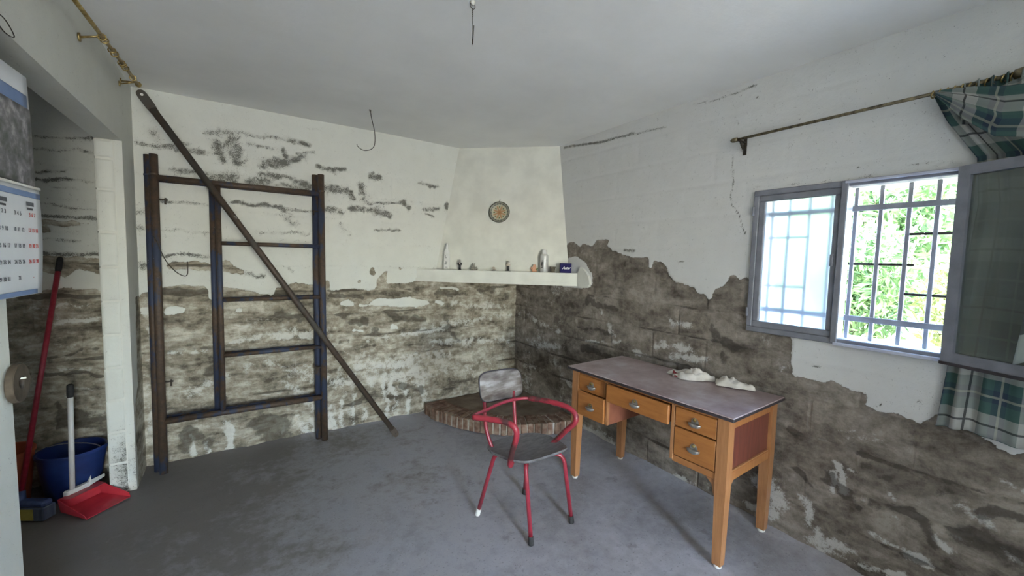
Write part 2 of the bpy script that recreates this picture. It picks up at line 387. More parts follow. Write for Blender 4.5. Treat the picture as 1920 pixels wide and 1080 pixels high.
BK_FLK=[[(0.917,1.356),(0.939,1.393),(0.949,1.407),(0.971,1.37),(0.981,1.346),(0.948,1.309)],[(0.758,1.26),(0.762,1.287),(0.775,1.274)],[(0.819,1.268),(0.85,1.3),(0.858,1.263)],[(1.156,1.399),(1.199,1.41),(1.219,1.39),(1.19,1.38)],[(-0.439,1.408),(-0.378,1.431),(-0.291,1.429),(-0.206,1.423),(-0.17,1.392),(-0.139,1.362),(-0.232,1.365),(-0.322,1.38),(-0.38,1.365),(-0.431,1.379)],[(-0.135,1.424),(-0.09,1.44),(-0.043,1.394),(0.016,1.354),(0.006,1.33),(-0.044,1.346),(-0.108,1.354)],[(-1.072,1.346),(-1.068,1.442),(-0.984,1.457),(-0.871,1.446),(-0.751,1.439),(-0.754,1.332),(-0.85,1.369),(-0.922,1.319),(-0.989,1.346)],[(-1.061,1.608),(-1.042,1.647),(-0.978,1.629),(-0.957,1.594),(-1.045,1.577)],[(-1.063,1.658),(-0.954,1.672),(-0.839,1.661),(-0.743,1.647),(-0.932,1.635)]]
BK_SPK=[(-0.558,2.2,-0.441,2.178,0.01,1),(-0.427,2.198,-0.089,2.191,0.011,1),(-0.178,2.339,0.043,2.373,0.015,0.8),(0.043,2.373,0.318,2.376,0.01,0.7),(0.318,2.376,0.459,2.363,0.014,1),(-0.134,2.273,-0.09,2.161,0.026,1),(-0.04,2.29,-0.004,2.174,0.035,1),(0.074,2.29,0.21,2.293,0.012,0.8),(0.281,2.297,0.298,2.199,0.018,1),(0.156,2.162,0.309,2.201,0.022,1.2),(0.334,2.217,0.416,2.258,0.02,1.2),(0.372,2.279,0.505,2.309,0.008,1),(-0.389,2.051,-0.275,2.053,0.012,1),(-0.186,2.009,-0.045,2.038,0.027,1),(0.138,2.093,0.332,2.082,0.014,1.2),(0.332,2.082,0.463,2.031,0.016,1.2),(0.042,2.022,0.172,2.05,0.022,1),(0.241,2.022,0.541,2.019,0.012,0.9),(0.523,2.198,0.602,2.184,0.012,1.2),(0.622,2.191,0.725,2.197,0.013,1.2),(0.589,2.037,0.766,2.026,0.016,1.2),(0.745,2.033,0.791,1.972,0.017,1.2),(0.856,2.081,0.891,1.977,0.027,0.9),(0.918,1.948,1.197,1.979,0.009,0.9),(0.579,1.865,0.702,1.853,0.019,1),(0.786,1.891,0.963,1.893,0.018,1),(0.963,1.893,1.106,1.858,0.023,1.1),(1.222,1.981,1.276,1.943,0.019,1.2),(1.424,1.942,1.567,1.959,0.012,1),(1.429,1.898,1.514,1.875,0.007,1),(1.37,2.165,1.543,2.156,0.012,1),(0.94,2.177,1.022,2.173,0.016,1.2),(-0.033,1.859,0.134,1.862,0.01,1.2),(0.134,1.862,0.275,1.847,0.012,1.2),(-0.451,1.834,-0.097,1.833,0.008,0.8),(0.274,1.83,0.5,1.845,0.01,0.8),(0.303,1.791,0.339,1.74,0.025,0.7),(0.096,1.648,0.459,1.668,0.01,0.7),(-0.457,1.643,-0.164,1.634,0.007,0.5),(0.963,1.727,1.208,1.732,0.007,0.9),(-0.572,1.759,-0.545,1.758,0.015,0.8),(-0.57,1.654,-0.549,1.648,0.012,0.8),(-0.557,1.389,-0.503,1.386,0.016,1.1),(-0.462,1.47,-0.199,1.469,0.008,1.1),(0.04,1.354,0.131,1.314,0.012,0.9),(0.304,1.376,0.334,1.363,0.008,1),(0.449,2.489,0.545,2.495,0.008,0.4),(1.643,1.996,1.655,1.962,0.016,1.3),(0.701,1.765,0.764,1.671,0.017,0.5),(-1.064,2.162,-0.867,2.166,0.005,0.9),(-0.867,2.166,-0.724,2.204,0.006,1),(-1.068,2.066,-0.823,2.109,0.005,0.7),(-0.823,2.109,-0.728,2.078,0.008,1),(-1.062,1.946,-0.897,1.968,0.005,0.8),(-1.053,1.907,-0.887,1.924,0.006,1.4),(-0.887,1.924,-0.733,1.93,0.005,0.8),(-0.989,1.883,-0.831,1.869,0.004,0.8),(-1.07,1.764,-0.74,1.745,0.005,0.7),(-1.073,1.686,-0.741,1.701,0.007,1.1),(-1.046,1.561,-0.844,1.537,0.006,0.8),(-1.071,1.464,-0.75,1.463,0.008,1.3),(-0.479,2.287,-0.461,2.245,0.021,0.8),(-0.357,2.221,-0.299,2.23,0.009,1)]
BK_SALT=[(0.253,0.858,0.53,0.852,0.022,1),(-0.119,0.841,0.224,0.873,0.017,0.7),(-0.482,0.782,-0.184,0.788,0.014,0.8),(-0.479,0.875,-0.181,0.906,0.012,0.5),(0.694,0.534,1.628,0.519,0.05,0.7),(0.916,0.744,1.681,0.806,0.02,0.7),(0.608,0.408,1.464,0.381,0.054,0.6),(0.043,0.619,0.527,0.511,0.056,0.6),(0.292,0.456,0.484,0.246,0.044,0.6),(-0.315,0.491,-0.125,0.601,0.028,0.5),(-0.133,0.236,-0.099,-0.019,0.017,0.9),(-0.348,0.162,-0.321,0.037,0.01,1),(-0.257,0.093,-0.234,0.015,0.008,0.8),(0.693,0.395,0.691,0.019,0.019,0.8),(0.779,0.287,0.778,0.024,0.017,0.8),(0.869,0.127,0.887,-0.013,0.015,0.9),(1.056,0.438,1.066,0.039,0.022,0.9),(1.129,0.328,1.145,0.023,0.02,0.8),(1.239,0.413,1.256,0.027,0.023,0.8),(1.33,0.502,1.467,0.012,0.032,0.8),(0.607,0.223,0.626,-0.014,0.021,0.8),(0.364,0.179,0.44,-0.064,0.02,0.7),(0.231,0.161,0.247,-0.04,0.013,0.7),(0.462,0.114,0.521,-0.06,0.016,0.8),(1.57,0.683,2.374,0.608,0.028,0.7),(1.624,0.836,2.435,0.895,0.022,0.5),(1.736,1.041,2.33,0.987,0.027,0.6),(1.63,0.412,2.051,0.3,0.055,0.5),(-0.019,0.953,0.154,0.983,0.024,0.4),(-0.498,1.171,-0.517,0.354,0.011,0.4),(-0.529,1.063,-0.547,0.284,0.019,0.7),(-1.002,1.024,-0.789,1.043,0.008,0.8),(-1.116,0.902,-0.769,0.902,0.007,0.6),(-0.967,0.751,-0.825,0.733,0.009,0.8),(-1.104,0.67,-0.806,0.572,0.007,0.6),(-1.064,1.126,-0.786,1.147,0.006,0.5)]
BK_DMP=[(-0.441,1.214,-0.221,1.208,0.019,0.8),(-0.368,0.187,-0.201,0.088,0.044,0.9),(-0.412,0.216,-0.372,0.049,0.027,0.6),(0.105,0.187,0.249,0.114,0.039,0.9),(0.139,0.137,0.192,-0.005,0.031,0.7),(0.739,0.945,0.916,0.91,0.035,0.8),(1.128,0.96,1.406,0.913,0.025,0.9),(0.962,0.86,0.985,0.69,0.022,0.7),(0.695,0.765,0.738,0.752,0.018,0.6),(0.262,1.018,0.491,0.939,0.026,0.6),(0.779,0.192,0.961,0.256,0.029,0.6),(0.614,1.177,0.962,1.159,0.018,0.8),(1.565,1.151,1.792,1.129,0.026,0.7),(1.204,0.291,1.412,0.222,0.026,0.9),(1.652,0.913,1.8,0.662,0.038,0.6),(-0.187,0.65,-0.13,0.359,0.024,0.6),(-0.494,0.387,-0.195,0.31,0.015,0.5),(0.296,0.802,0.333,0.712,0.022,0.5),(-0.047,1.156,0.376,1.163,0.018,0.5),(-0.513,0.692,-0.46,0.572,0.019,0.6),(0.527,0.511,0.567,0.414,0.019,0.5),(1.916,0.87,2.301,0.817,0.039,0.4),(2.033,1.166,2.716,1.09,0.034,0.6),(-1.104,1.192,-0.76,1.18,0.014,0.6),(-1.076,0.832,-0.797,0.835,0.01,0.6),(-1.08,0.733,-0.777,0.674,0.008,0.9),(-0.999,0.518,-0.984,0.308,0.012,0.7),(-0.955,0.441,-0.789,0.336,0.053,0.7)]
WN_BARE=[(3.7,1.586),(2.863,1.586),(2.823,1.658),(2.744,1.666),(2.68,1.618),(2.614,1.645),(2.522,1.621),(2.463,1.678),(2.413,1.664),(2.367,1.68),(2.331,1.666),(2.352,1.619),(2.287,1.584),(2.208,1.563),(2.133,1.542),(2.02,1.527),(1.935,1.536),(1.925,1.455),(1.907,1.455),(1.887,1.514),(1.828,1.503),(1.787,1.47),(1.762,1.408),(1.688,1.36),(1.564,1.343),(1.543,1.306),(1.48,1.301),(1.468,1.275),(1.44,1.277),(1.433,1.339),(1.359,1.368),(1.328,1.438),(1.301,1.43),(1.271,1.396),(1.257,1.425),(1.229,1.421),(1.212,1.39),(1.139,1.306),(1.001,1.202),(0.979,1.103),(0.972,1.001),(0.958,0.904),(0.812,0.9),(0.793,0.924),(0.717,0.901),(0.636,0.885),(0.652,0.83),(0.585,0.821),(0.524,0.834),(0.459,0.815),(0.403,0.882),(0.352,0.863),(0.297,0.846),(0.246,0.802),(0.193,0.783),(0.167,0.804),(-0.8,0.804),(-0.8,-0.1),(3.7,-0.1)]
WN_ISL=[[(2.897,1.517),(2.816,1.518),(2.703,1.534),(2.586,1.484),(2.503,1.372),(2.504,1.277),(2.581,1.262),(2.884,1.25)]]
WN_SPK=[(2.91,2.527,2.445,2.472,0.012,1.2),(2.445,2.472,2.118,2.463,0.01,1.2),(2.117,2.455,1.839,2.44,0.008,0.9),(1.643,2.531,1.481,2.519,0.005,0.9),(1.481,2.519,1.245,2.525,0.005,1),(2.162,1.588,2.068,1.583,0.01,1.2),(1.68,1.51,1.648,1.507,0.005,1.2),(0.785,1.922,0.685,1.932,0.008,0.6),(0.576,1.958,0.428,1.954,0.004,0.5),(1.209,1.947,0.851,1.927,0.004,0.5),(1.36,2.173,1.35,1.855,0.003,1.1),(1.35,1.855,1.306,1.803,0.003,1.1),(1.306,1.803,1.26,1.675,0.003,1),(0.752,1.981,0.747,1.978,0.005,1.4),(0.526,2.173,0.521,2.17,0.004,1.4),(1.241,2.458,1.232,2.452,0.004,1.3),(0.869,0.975,0.834,0.981,0.004,1.2),(0.466,0.914,0.456,0.915,0.004,1.3),(0.611,0.844,0.585,0.857,0.004,0.9),(1.364,2.378,1.338,2.325,0.003,0.7),(0.778,1.813,0.755,1.785,0.004,0.4)]
WN_SALT=[(2.371,1.1,2.245,0.921,0.015,0.8),(2.293,0.956,2.273,0.916,0.011,1),(2.544,0.8,2.186,0.866,0.011,0.7),(1.739,1.099,1.595,1.083,0.022,0.8),(1.837,0.891,1.547,0.93,0.019,0.7),(2.026,0.834,1.903,0.819,0.02,0.6),(1.724,0.838,1.47,0.886,0.015,0.9),(1.101,0.246,1.012,0.195,0.04,1),(1.12,0.073,1.033,0.088,0.025,1),(0.883,0.261,0.788,0.108,0.023,0.9),(0.797,0.072,0.641,0.085,0.025,0.9),(0.771,0.03,0.448,0.096,0.013,0.9),(0.763,0.437,0.747,0.36,0.011,0.9),(0.734,0.506,0.705,0.395,0.013,1),(0.69,0.499,0.616,0.479,0.008,0.7),(0.652,0.395,0.619,0.371,0.013,0.8),(0.51,0.467,0.491,0.459,0.008,0.9),(0.513,0.376,0.494,0.373,0.012,0.8),(0.57,0.238,0.388,0.225,0.009,0.8),(0.678,0.64,0.542,0.674,0.007,0.5),(0.723,0.663,0.563,0.699,0.007,0.4),(0.251,0.678,0.155,0.659,0.006,0.6),(0.329,0.525,0.224,0.491,0.016,0.7),(0.349,0.371,0.26,0.402,0.009,0.8),(0.177,0.409,0.136,0.391,0.009,0.7),(0.364,0.35,0.339,0.33,0.014,0.9),(2.504,0.029,2.255,0.032,0.032,1),(1.613,0.018,1.494,0.038,0.018,0.9),(1.384,0.074,1.33,0.065,0.014,0.8),(2.965,0.516,2.729,0.372,0.02,0.5),(3.407,0.642,2.818,0.675,0.018,0.4),(3.325,0.879,2.902,0.836,0.016,0.4),(1.095,1.066,1.005,0.934,0.03,0.3)]
WN_DMP=[(2.562,1.148,2.202,1.141,0.02,0.8),(2.685,0.919,2.19,0.93,0.018,0.7),(2.606,0.717,2.235,0.735,0.02,0.9),(1.41,1.077,1.287,0.998,0.03,0.8),(1.351,0.952,1.314,0.893,0.02,0.6),(2.09,1.05,1.637,1.113,0.023,0.35),(2.532,0.568,2.172,0.611,0.022,0.7),(0.966,0.736,0.898,0.492,0.029,0.5),(0.75,0.415,0.659,0.35,0.019,0.8),(0.659,0.35,0.469,0.4,0.02,0.6),(0.734,0.168,0.421,0.203,0.023,0.5),(0.469,0.4,0.377,0.306,0.024,0.7),(0.631,0.552,0.347,0.562,0.032,0.5),(0.305,0.398,0.135,0.371,0.033,0.7),(0.282,0.504,0.147,0.536,0.011,0.5),(0.893,0.406,0.812,0.298,0.014,0.7),(0.699,0.631,0.635,0.604,0.014,0.4),(1.784,0.747,1.578,0.797,0.019,0.6)]
# ------------------------------------------------------------------ setting: walls, floor, ceiling
def mesh_np(name, co, quads, st, m, parent=None, loc=(0,0,0)):
    me = bpy.data.meshes.new(name); nv, nf = len(co), len(quads)
    me.vertices.add(nv); me.vertices.foreach_set('co', np.asarray(co, np.float32).ravel())
    me.loops.add(nf*4); me.loops.foreach_set('vertex_index', np.asarray(quads, np.int32).ravel())
    me.polygons.add(nf); me.polygons.foreach_set('loop_start', np.arange(0, nf*4, 4, dtype=np.int32))
    me.update(calc_edges=True)
    if st is not None:
        a = me.attributes.new('st', 'FLOAT_COLOR', 'POINT'); a.data.foreach_set('color', np.asarray(st, np.float32).ravel())
    me.shade_smooth(); me.materials.append(m)
    o = bpy.data.objects.new(name, me); col.objects.link(o); OFF[o] = Vector((0,0,0))
    if parent is not None: o.parent = parent
    return o
def heightfield(name, O, U, V, Nn, lu, lv, res, fn, m, label=None, hole=None, blocks=None, parent=None):
    nu, nv = int(round(lu/res)), int(round(lv/res))
    u, v = np.meshgrid(np.linspace(0, lu, nu+1), np.linspace(0, lv, nv+1))
    disp, st = fn(u, v)
    O, U, V, Nn = map(lambda a: np.array(a, float), (O, U, V, Nn))
    co = O+u[..., None]*U+v[..., None]*V+disp[..., None]*Nn; co = co.reshape(-1, 3); stf = st.reshape(-1, 4)
    i, j = np.meshgrid(np.arange(nu), np.arange(nv)); a = (j*(nu+1)+i)
    q = np.stack([a, a+1, a+nu+2, a+nu+1], -1).reshape(-1, 4)
    if np.dot(np.cross(U, V), Nn) < 0: q = q[:, ::-1]
    cu = (u[:-1,:-1]+u[1:,1:]).ravel()/2; cv = (v[:-1,:-1]+v[1:,1:]).ravel()/2
    keep = np.ones(len(q), bool)
    if hole: keep &= ~((cu > hole[0]) & (cu < hole[1]) & (cv > hole[2]) & (cv < hole[3]))
    bid = np.full(len(q), -1)
    if blocks:
        cb = stf[q[:, 0], 0]
        course = np.floor(cv/.2).astype(int); uu = cu+blocks+np.where(course % 2, .2, 0); bl = np.floor(uu/.4).astype(int)
        fu = uu-bl*.4; fv = cv-course*.2
        inner = (fu > .012) & (fu < .388) & (fv > .012) & (fv < .188)
        ids = course*100+bl
        for k in np.unique(ids):
            s = (ids == k) & keep
            if s.sum() > 250 and cb[s].mean() > .8: bid[s & inner] = k
    def sub(mask):
        qq = q[mask]; used, inv = np.unique(qq, return_inverse=True); return co[used], inv.reshape(-1, 4), stf[used]
    w = mesh_np(name, *sub(keep & (bid < 0)), m, parent)
    for k in np.unique(bid):
        if k >= 0: mesh_np('concrete_block', *sub(bid == k), m, w)
    return w
def relief(u, z, bare, joints=True, shift=0.0, s=0.0):
    und = (fbm(u*1.4+s, z*1.4, 3)-.5)*.012+(fbm(u*9, z*9+s, 3)-.5)*.004
    d = und + (bare < .5)*.0045
    if joints:
        c = np.floor(z/.2); uu = u+shift+np.where(c % 2 > 0, .2, 0); b = np.floor(uu/.4)
        du = np.minimum(uu-b*.4, .4-(uu-b*.4)); dz = np.minimum(z-c*.2, .2-(z-c*.2))
        wob = (fbm(u*6, z*6, 3, 3.1+s)-.5)*.03
        jn = np.clip(1-(np.minimum(du*1.3, dz)+wob)/.014, 0, 1)*np.clip(fbm(u*2.5, z*2.5, 3, 5.)*2.4-.6, 0, 1)
        rnd = _T[(c.astype(int)*7) & 255, (b.astype(int)*13+5) & 255]
        d = d + (bare > .5)*(-.011*jn + (rnd-.5)*.006 + (fbm(u*14, z*22, 4, 8.)-.5)*.009)
        d = d - (bare <= .5)*jn*.0025
    return d
def warp(u, z, a=.012, s=0.0):
    return u+(fbm(u*14, z*14, 4, 1.+s)-.5)*a*2, z+(fbm(u*14, z*14, 4, 40.+s)-.5)*a*2
X0 = -1.62
def ragged(L_, u, z, s):
    '''strokes broken up by noise at two scales'''
    uw, zw = warp(u, z, .03, s); uw = uw+(fbm(u*4, z*6, 3, s+80)-.5)*.10; zw = zw+(fbm(u*4, z*4, 3, s+90)-.5)*.05
    return strokes([(a, b, c, d, e*1.5, f) for a, b, c, d, e, f in L_], uw, zw)*(.15+1.45*fbm(u*17, z*21, 4, s+99))
def blockrand(u, z, shift):
    '''a different weathering for every block, edges blurred'''
    u = u+(fbm(u*7, z*7, 3, 60.)-.5)*.07; z = z+(fbm(u*7, z*7, 3, 70.)-.5)*.05
    c = np.floor(z/.2).astype(int); b = np.floor((u+shift+np.where(c % 2 > 0, .2, 0))/.4).astype(int)
    return blur(_T[(c*31+3) & 255, (b*17+9) & 255], 2)
def back_fn(u, z):
    x = u+X0; xs, zs = warp(x, z)
    bare = inpoly(BK_BARE, xs, zs) | inpoly(BK_ALC, xs, zs)
    for p_ in BK_ISL: bare &= ~inpoly(p_, xs, zs)
    for p_ in BK_FLK: bare |= inpoly(p_, xs, zs)
    bare = bare.astype(float)
    xw, zw = warp(x, z, .022, 7.)
    spk = strokes([(a,b,c,d,e*1.6,f) for a,b,c,d,e,f in BK_SPK], xw, zw)*(.45+1.1*fbm(x*30, z*45, 3, 50.)); salt, dmp = ragged(BK_SALT, x, z, 3.), ragged(BK_DMP, x, z, 9.)
    lines = np.exp(-((np.abs((z+.03*(fbm(x*2, z*2, 3)-.5)) % .2-.1)-.1)/.012)**2)     # faint course lines under the paint
    spk = np.maximum(spk, .30*lines*(fbm(x*3, z*3, 3, 6.) > .5)*(z < 2.05))
    salt = salt+.35*np.clip(.45-z, 0, .45)*(fbm(x*13, z*2.2, 4, 2.))+.25*(fbm(x*3.2, z*9, 4, 12.)-.42)
    dmp = dmp+1.0*lines*np.clip(fbm(x*4, z*3, 3, 21.)-.32, 0, 1)*1.6+.25*np.clip(.18-z, 0, .18)*5*(fbm(x*5, z*5, 3, 33.))
    bk = blockrand(x, z, .07); salt = salt+(bk-.5)*.38*(z < 1.3); dmp = dmp+np.clip(.42-bk, 0, 1)*.7*(z < 1.3)
    st = np.stack([blur(bare, 2), spk, np.clip(salt, 0, 1.2), np.clip(dmp, 0, 1.2)], -1)
    return relief(x, z, bare, True, .07), st
wall_back = heightfield('wall_back', (X0, B, 0), (1,0,0), (0,0,1), (0,-1,0), R+.03-X0, H+.03, .01, back_fn, M['wall'], blocks=X0+.07)
tag(wall_back, 'back wall of peeling white paint over bare stained concrete blocks', 'wall', kind='structure')

Y0 = -.6
def win_fn(u, z):
    y = u+Y0; ys, zs = warp(y, z, .009, 2.)
    bare = inpoly(WN_BARE, ys, zs)
    for p_ in WN_ISL: bare &= ~inpoly(p_, ys, zs)
    bare = bare.astype(float)
    yw, zw = warp(y, z, .018, 5.)
    spk = strokes(WN_SPK, *warp(y, z, .008, 5.)); salt, dmp = ragged(WN_SALT, y, z, 5.), ragged(WN_DMP, y, z, 13.)
    lines = np.exp(-((np.abs((z+.03*(fbm(y*2, z*2, 3)-.5)) % .2-.1)-.1)/.011)**2)
    low = np.clip((.62-z)/.4, 0, 1)
    salt = salt+low*.55*(fbm(y*5, z*8, 4, 14.)-.40)+lines*.5*(fbm(y*3, z*3, 3, 4.)-.45)*(z < .8)+.75*np.clip((y-2.35)/.5, 0, 1)*(fbm(y*5, z*8, 4, 44.)-.22)  # extra corner salt, partly painted in to brighten the poorly lit wall
    dmp = dmp+1.5*lines*np.clip(fbm(y*2.5, z*2.5, 3, 31.)-.33, 0, 1)*(z < 1.25)+low*.7*np.clip(fbm(y*4, z*6, 4, 27.)-.42, 0, 1)
    bk = blockrand(y, z, .13); salt = salt+(bk-.6)*.25*(z < .9); dmp = dmp+np.clip(.40-bk, 0, 1)*.6*(z < 1.3)
    st = np.stack([blur(bare, 2), spk, np.clip(salt, 0, 1.2), np.clip(dmp, 0, 1.2)], -1)
    return relief(y, z, bare, True, .13, 3.), st
WY0, WY1, WZ0, WZ1 = .40, 1.20, 1.13, 1.90
wall_right = heightfield('wall_right', (R, Y0, 0), (0,1,0), (0,0,1), (-1,0,0), B+.03-Y0, H+.03, .01, win_fn, M['wall_w'], hole=(WY0-Y0, WY1-Y0, WZ0, WZ1), blocks=Y0+.13)
tag(wall_right, 'window wall, white above and bare damp concrete below a ragged edge', 'wall', kind='structure')
m_ = MB(); g = .005
m_.box(R-.001, WY0-.02, WZ0-.02, R+.24, WY1+.02, WZ0+.004).box(R-.001, WY0-.02, WZ1-.004, R+.24, WY1+.02, WZ1+.02)
m_.box(R-.001, WY0-.02, WZ0, R+.24, WY0+.004, WZ1).box(R-.001, WY1-.004, WZ0, R+.24, WY1+.02, WZ1)
m_.build('window_reveal', M['plaster'], wall_right)
m_ = MB(); m_.box(R, REARY, 0, R+.12, Y0, H)
m_.build('plain_wall_run', M['plaster'], wall_right)

# rear wall with the open doorway (behind the camera)
m_ = MB(); m_.box(L-LT, REARY-.15, 0, DOORX0, REARY, H).box(DOORX1, REARY-.15, 0, R+.12, REARY, H).box(DOORX0, REARY-.15, DOORZ, DOORX1, REARY, H)
tag(m_.build('wall_rear', M['plaster']), 'plain white rear wall around an open doorway', 'wall', kind='structure')

m_ = MB(); m_.box(1.35, -1.32, 0, R, -1.17, H)  # unseen pier, added to block doorway light from the window wall
tag(m_.build('shade_pier', M['plaster']), 'white pier added out of view behind the camera to shade the window wall', 'wall', kind='structure')

# partition on the left: near run, lintel and far pillar, worn edges
def plain_fn(u, v, s=0.0):
    st = np.zeros(u.shape+(4,)); spk = np.clip(fbm(u*5+s, v*5, 4, 3.)-.70, 0, 1)*2; st[..., 1] = spk
    return (fbm(u*2+s, v*2, 3)-.5)*.010+(fbm(u*16+s, v*16, 3)-.5)*.003, st
def edgefade(u, v, lu, lv, w=.02):
    return np.clip(np.minimum(np.minimum(u, lu-u), np.minimum(v, lv-v))/w, 0, 1)
def patch(name, O, U, V, Nn, lu, lv, parent=None, res=.012, s=0.0, fn=None):
    def f(u, v):
        d, st = (fn or plain_fn)(u, v); return d*edgefade(u, v, lu, lv), st
    return heightfield(name, O, U, V, Nn, lu, lv, res, f, M['wall'], parent=parent)
wall_left = patch('wall_left', (L, REARY, 0), (0,1,0), (0,0,1), (1,0,0), YN-REARY, H, res=.02)
tag(wall_left, 'white plastered partition wall with a wide opening into the alcove', 'wall', kind='structure')
patch('near_jamb', (L-LT, YN, 0), (1,0,0), (0,0,1), (0,1,0), LT, H, wall_left)
patch('lintel_face', (L, YN, ZL), (0,1,0), (0,0,1), (1,0,0), B-YN, H+.02-ZL, wall_left)
patch('lintel_soffit', (L-LT, YN, ZL), (0,1,0), (1,0,0), (0,0,-1), YJ-YN, LT, wall_left)
patch('lintel_back', (L-LT, YN-3.3, 0), (0,1,0), (0,0,1), (-1,0,0), 3.3, H, wall_left, .05)
patch('lintel_rear', (L-LT, YN, ZL), (0,1,0), (0,0,1), (-1,0,0), B-YN, H-ZL, wall_left, .04)
patch('pillar_rear', (L-LT, YJ, 0), (0,1,0), (0,0,1), (-1,0,0), B-YJ, ZL, wall_left, .03)
PB = [(.19,1.20),(.20,1.12),(.175,.98),(.18,.86),(.165,.72),(.175,.62),(.10,.56),(.07,.50),(.06,.40),(.05,.30),(.07,.18),(.05,-.1),(.4,-.1),(.4,1.2)]
def pillar_fn(u, v):
    d, st = plain_fn(u, v); us, vs = warp(u, v, .008)
    b = inpoly(PB, us, vs).astype(float); st[..., 0] = blur(b, 1); st[..., 2] = .5*(fbm(u*8, v*8, 3, 4.)-.35); st[..., 3] = .35*fbm(u*6, v*4, 3, 9.)
    return d-.004*b, st
patch('pillar_face', (L, YJ, 0), (0,1,0), (0,0,1), (1,0,0), B-YJ, ZL, wall_left, .01, fn=pillar_fn)
def jamb_fn(u, v):
    d, st = plain_fn(u, v); st[..., 1] = np.maximum(st[..., 1], np.clip(.50-v, 0, .3)*5.5*fbm(u*20, v*14, 4, 6.)*(.35+u/.12))
    st[..., 1] = np.where(v < .5, st[..., 1], np.clip(st[..., 1], 0, .2)); return d, st
patch('render_edge', (L-.036, YJ, 0), (1,0,0), (0,0,1), (0,-1,0), .036, ZL, wall_left, .009, fn=jamb_fn)
m_ = MB(); m_.box(L-LT+.004, YJ+.006, 0, L-.03, YJ+.05, ZL); m_.build('joint_bed', M['plaster'], wall_left)
zc = [0, .185, .385, .585, .785, .985, 1.19, 1.395, 1.60, 1.85, 2.03, 2.14]
for k in range(len(zc)-1):
    z0, z1 = zc[k]+.0055, zc[k+1]-.0055
    def bfn(u, v, z0=z0, k=k):
        d, st = jamb_fn(u+.0, v+z0); e = edgefade(u, v, .081, z1-z0, .008)
        return d*.6+(e-1)*.007+(_T[k, 3]-.5)*.004+.001, st
    heightfield('brick', (L-LT, YJ, z0), (1,0,0), (0,0,1), (0,-1,0), .081, z1-z0, .007, bfn, M['wall'], parent=wall_left)
# alcove beyond the opening
m_ = MB(); m_.box(X0-.1, .9, 0, X0, B, H).box(X0-.1, .8, 0, L-LT, .9, H)
tag(m_.build('wall_alcove', M['plaster']), 'shadowed inner walls of the alcove', 'wall', kind='structure')

# ceiling and floor
def ceil_fn(u, v): return (fbm(u*1.1, v*1.1, 3)-.5)*.020, np.zeros(u.shape+(4,))
ceiling = heightfield('ceiling', (X0-.1, REARY-.15, H), (1,0,0), (0,1,0), (0,0,-1), R+.15-X0+.1, B-REARY+.15, .05, ceil_fn, M['ceiling'])
tag(ceiling, 'grey white plastered ceiling with scratches', 'ceiling', kind='structure')
def floor_fn(u, v):
    x = u+X0-.1; y = v+REARY-.3
    heap = .020*np.exp(-np.clip(B-y, 0, 9)/.045)*fbm(x*6, y*3, 3)*1.6 + .028*np.exp(-np.clip(R-x, 0, 9)/.06)*fbm(x*3, y*5, 3, 3.)*1.5
    return heap+(fbm(x*2, y*2, 4)-.5)*.006+(fbm(x*18, y*18, 3)-.5)*.002-.003, np.zeros(u.shape+(4,))
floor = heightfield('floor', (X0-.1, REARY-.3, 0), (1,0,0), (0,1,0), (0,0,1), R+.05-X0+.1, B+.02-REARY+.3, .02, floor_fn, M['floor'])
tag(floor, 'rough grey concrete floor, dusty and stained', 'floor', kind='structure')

# chimney hood across the corner, with the mantel beam under it
hood = MB()
b0, b1, t0, t1 = Vector((1.55,B-.004,1.385)), Vector((R-.004,2.80,1.385)), Vector((1.775,B-.004,H)), Vector((R-.004,2.985,H))
def hood_pt(u, v):
    p = (b0*(1-u)+b1*u)*(1-v)+(t0*(1-u)+t1*u)*v
    e = math.sin(PI*u)*math.sin(PI*v)
    n = float(fbm(np.array([u*5.]), np.array([v*5.]), 3)[0])-.5
    return p+Vector((-.666,-.734,.13))*(n*.012*min(1, e*4))
hood.grid(hood_pt, 50, 50)
ho = hood.build('chimney_hood', M['plaster'], smooth=True); tag(ho, 'white tapering corner chimney hood above the mantel shelf', 'chimney', kind='structure')
# ------------------------------------------------------------------ mantel shelf and hearth
sh = thing('mantel_shelf', (2.2, 3.3, 1.272), 'white plastered mantel shelf running diagonally across the corner', 'shelf')
A_, B_ = Vector((1.35, B-.006, 0)), Vector((R-.006, 2.65, 0)); dr = (B_-A_).normalized(); nr = Vector((-dr.y, dr.x, 0)); nr = nr if nr.x < 0 else -nr
def diagprism(z0, z1, out):
    a, b = A_+nr*out, B_+nr*out
    a2 = Vector((a.x - dr.x*((a.y-(B-.006))/dr.y), B-.006, 0)); b2 = Vector((R-.006, b.y+dr.y*((R-.006-b.x)/dr.x), 0))
    P2 = [(a2.x, a2.y), (b2.x, b2.y), (R-.006, B-.006)]
    # ragged front edge
    pts = []
    for k in range(25):
        t = k/24; w = (random.random()-.5)*.004 if 0 < k < 24 else 0
        q = a2.lerp(b2, t)+nr*w; pts.append((q.x, q.y))
    return MB().prism(pts+[(R-.006, B-.006)], Matrix.Translation((0,0,z0)), z1-z0)
diagprism(1.300, 1.385, -.004).build('beam', M['plaster'], sh, auto=40)
diagprism(1.272, 1.302, .004).build('lip', M['plaster'], sh, auto=40)
m_ = MB(); blob = [(2.510,1.30),(2.53,1.275),(2.60,1.262),(2.66,1.275),(2.66,1.385),(2.63,1.44),(2.60,1.43),(2.56,1.40),(2.525,1.36)]
m_.prism([(y, z) for y, z in blob], Matrix(((0,0,-1,R),(1,0,0,0),(0,1,0,0),(0,0,0,1))), .026); m_.build('plaster_lump', M['plaster'], sh)

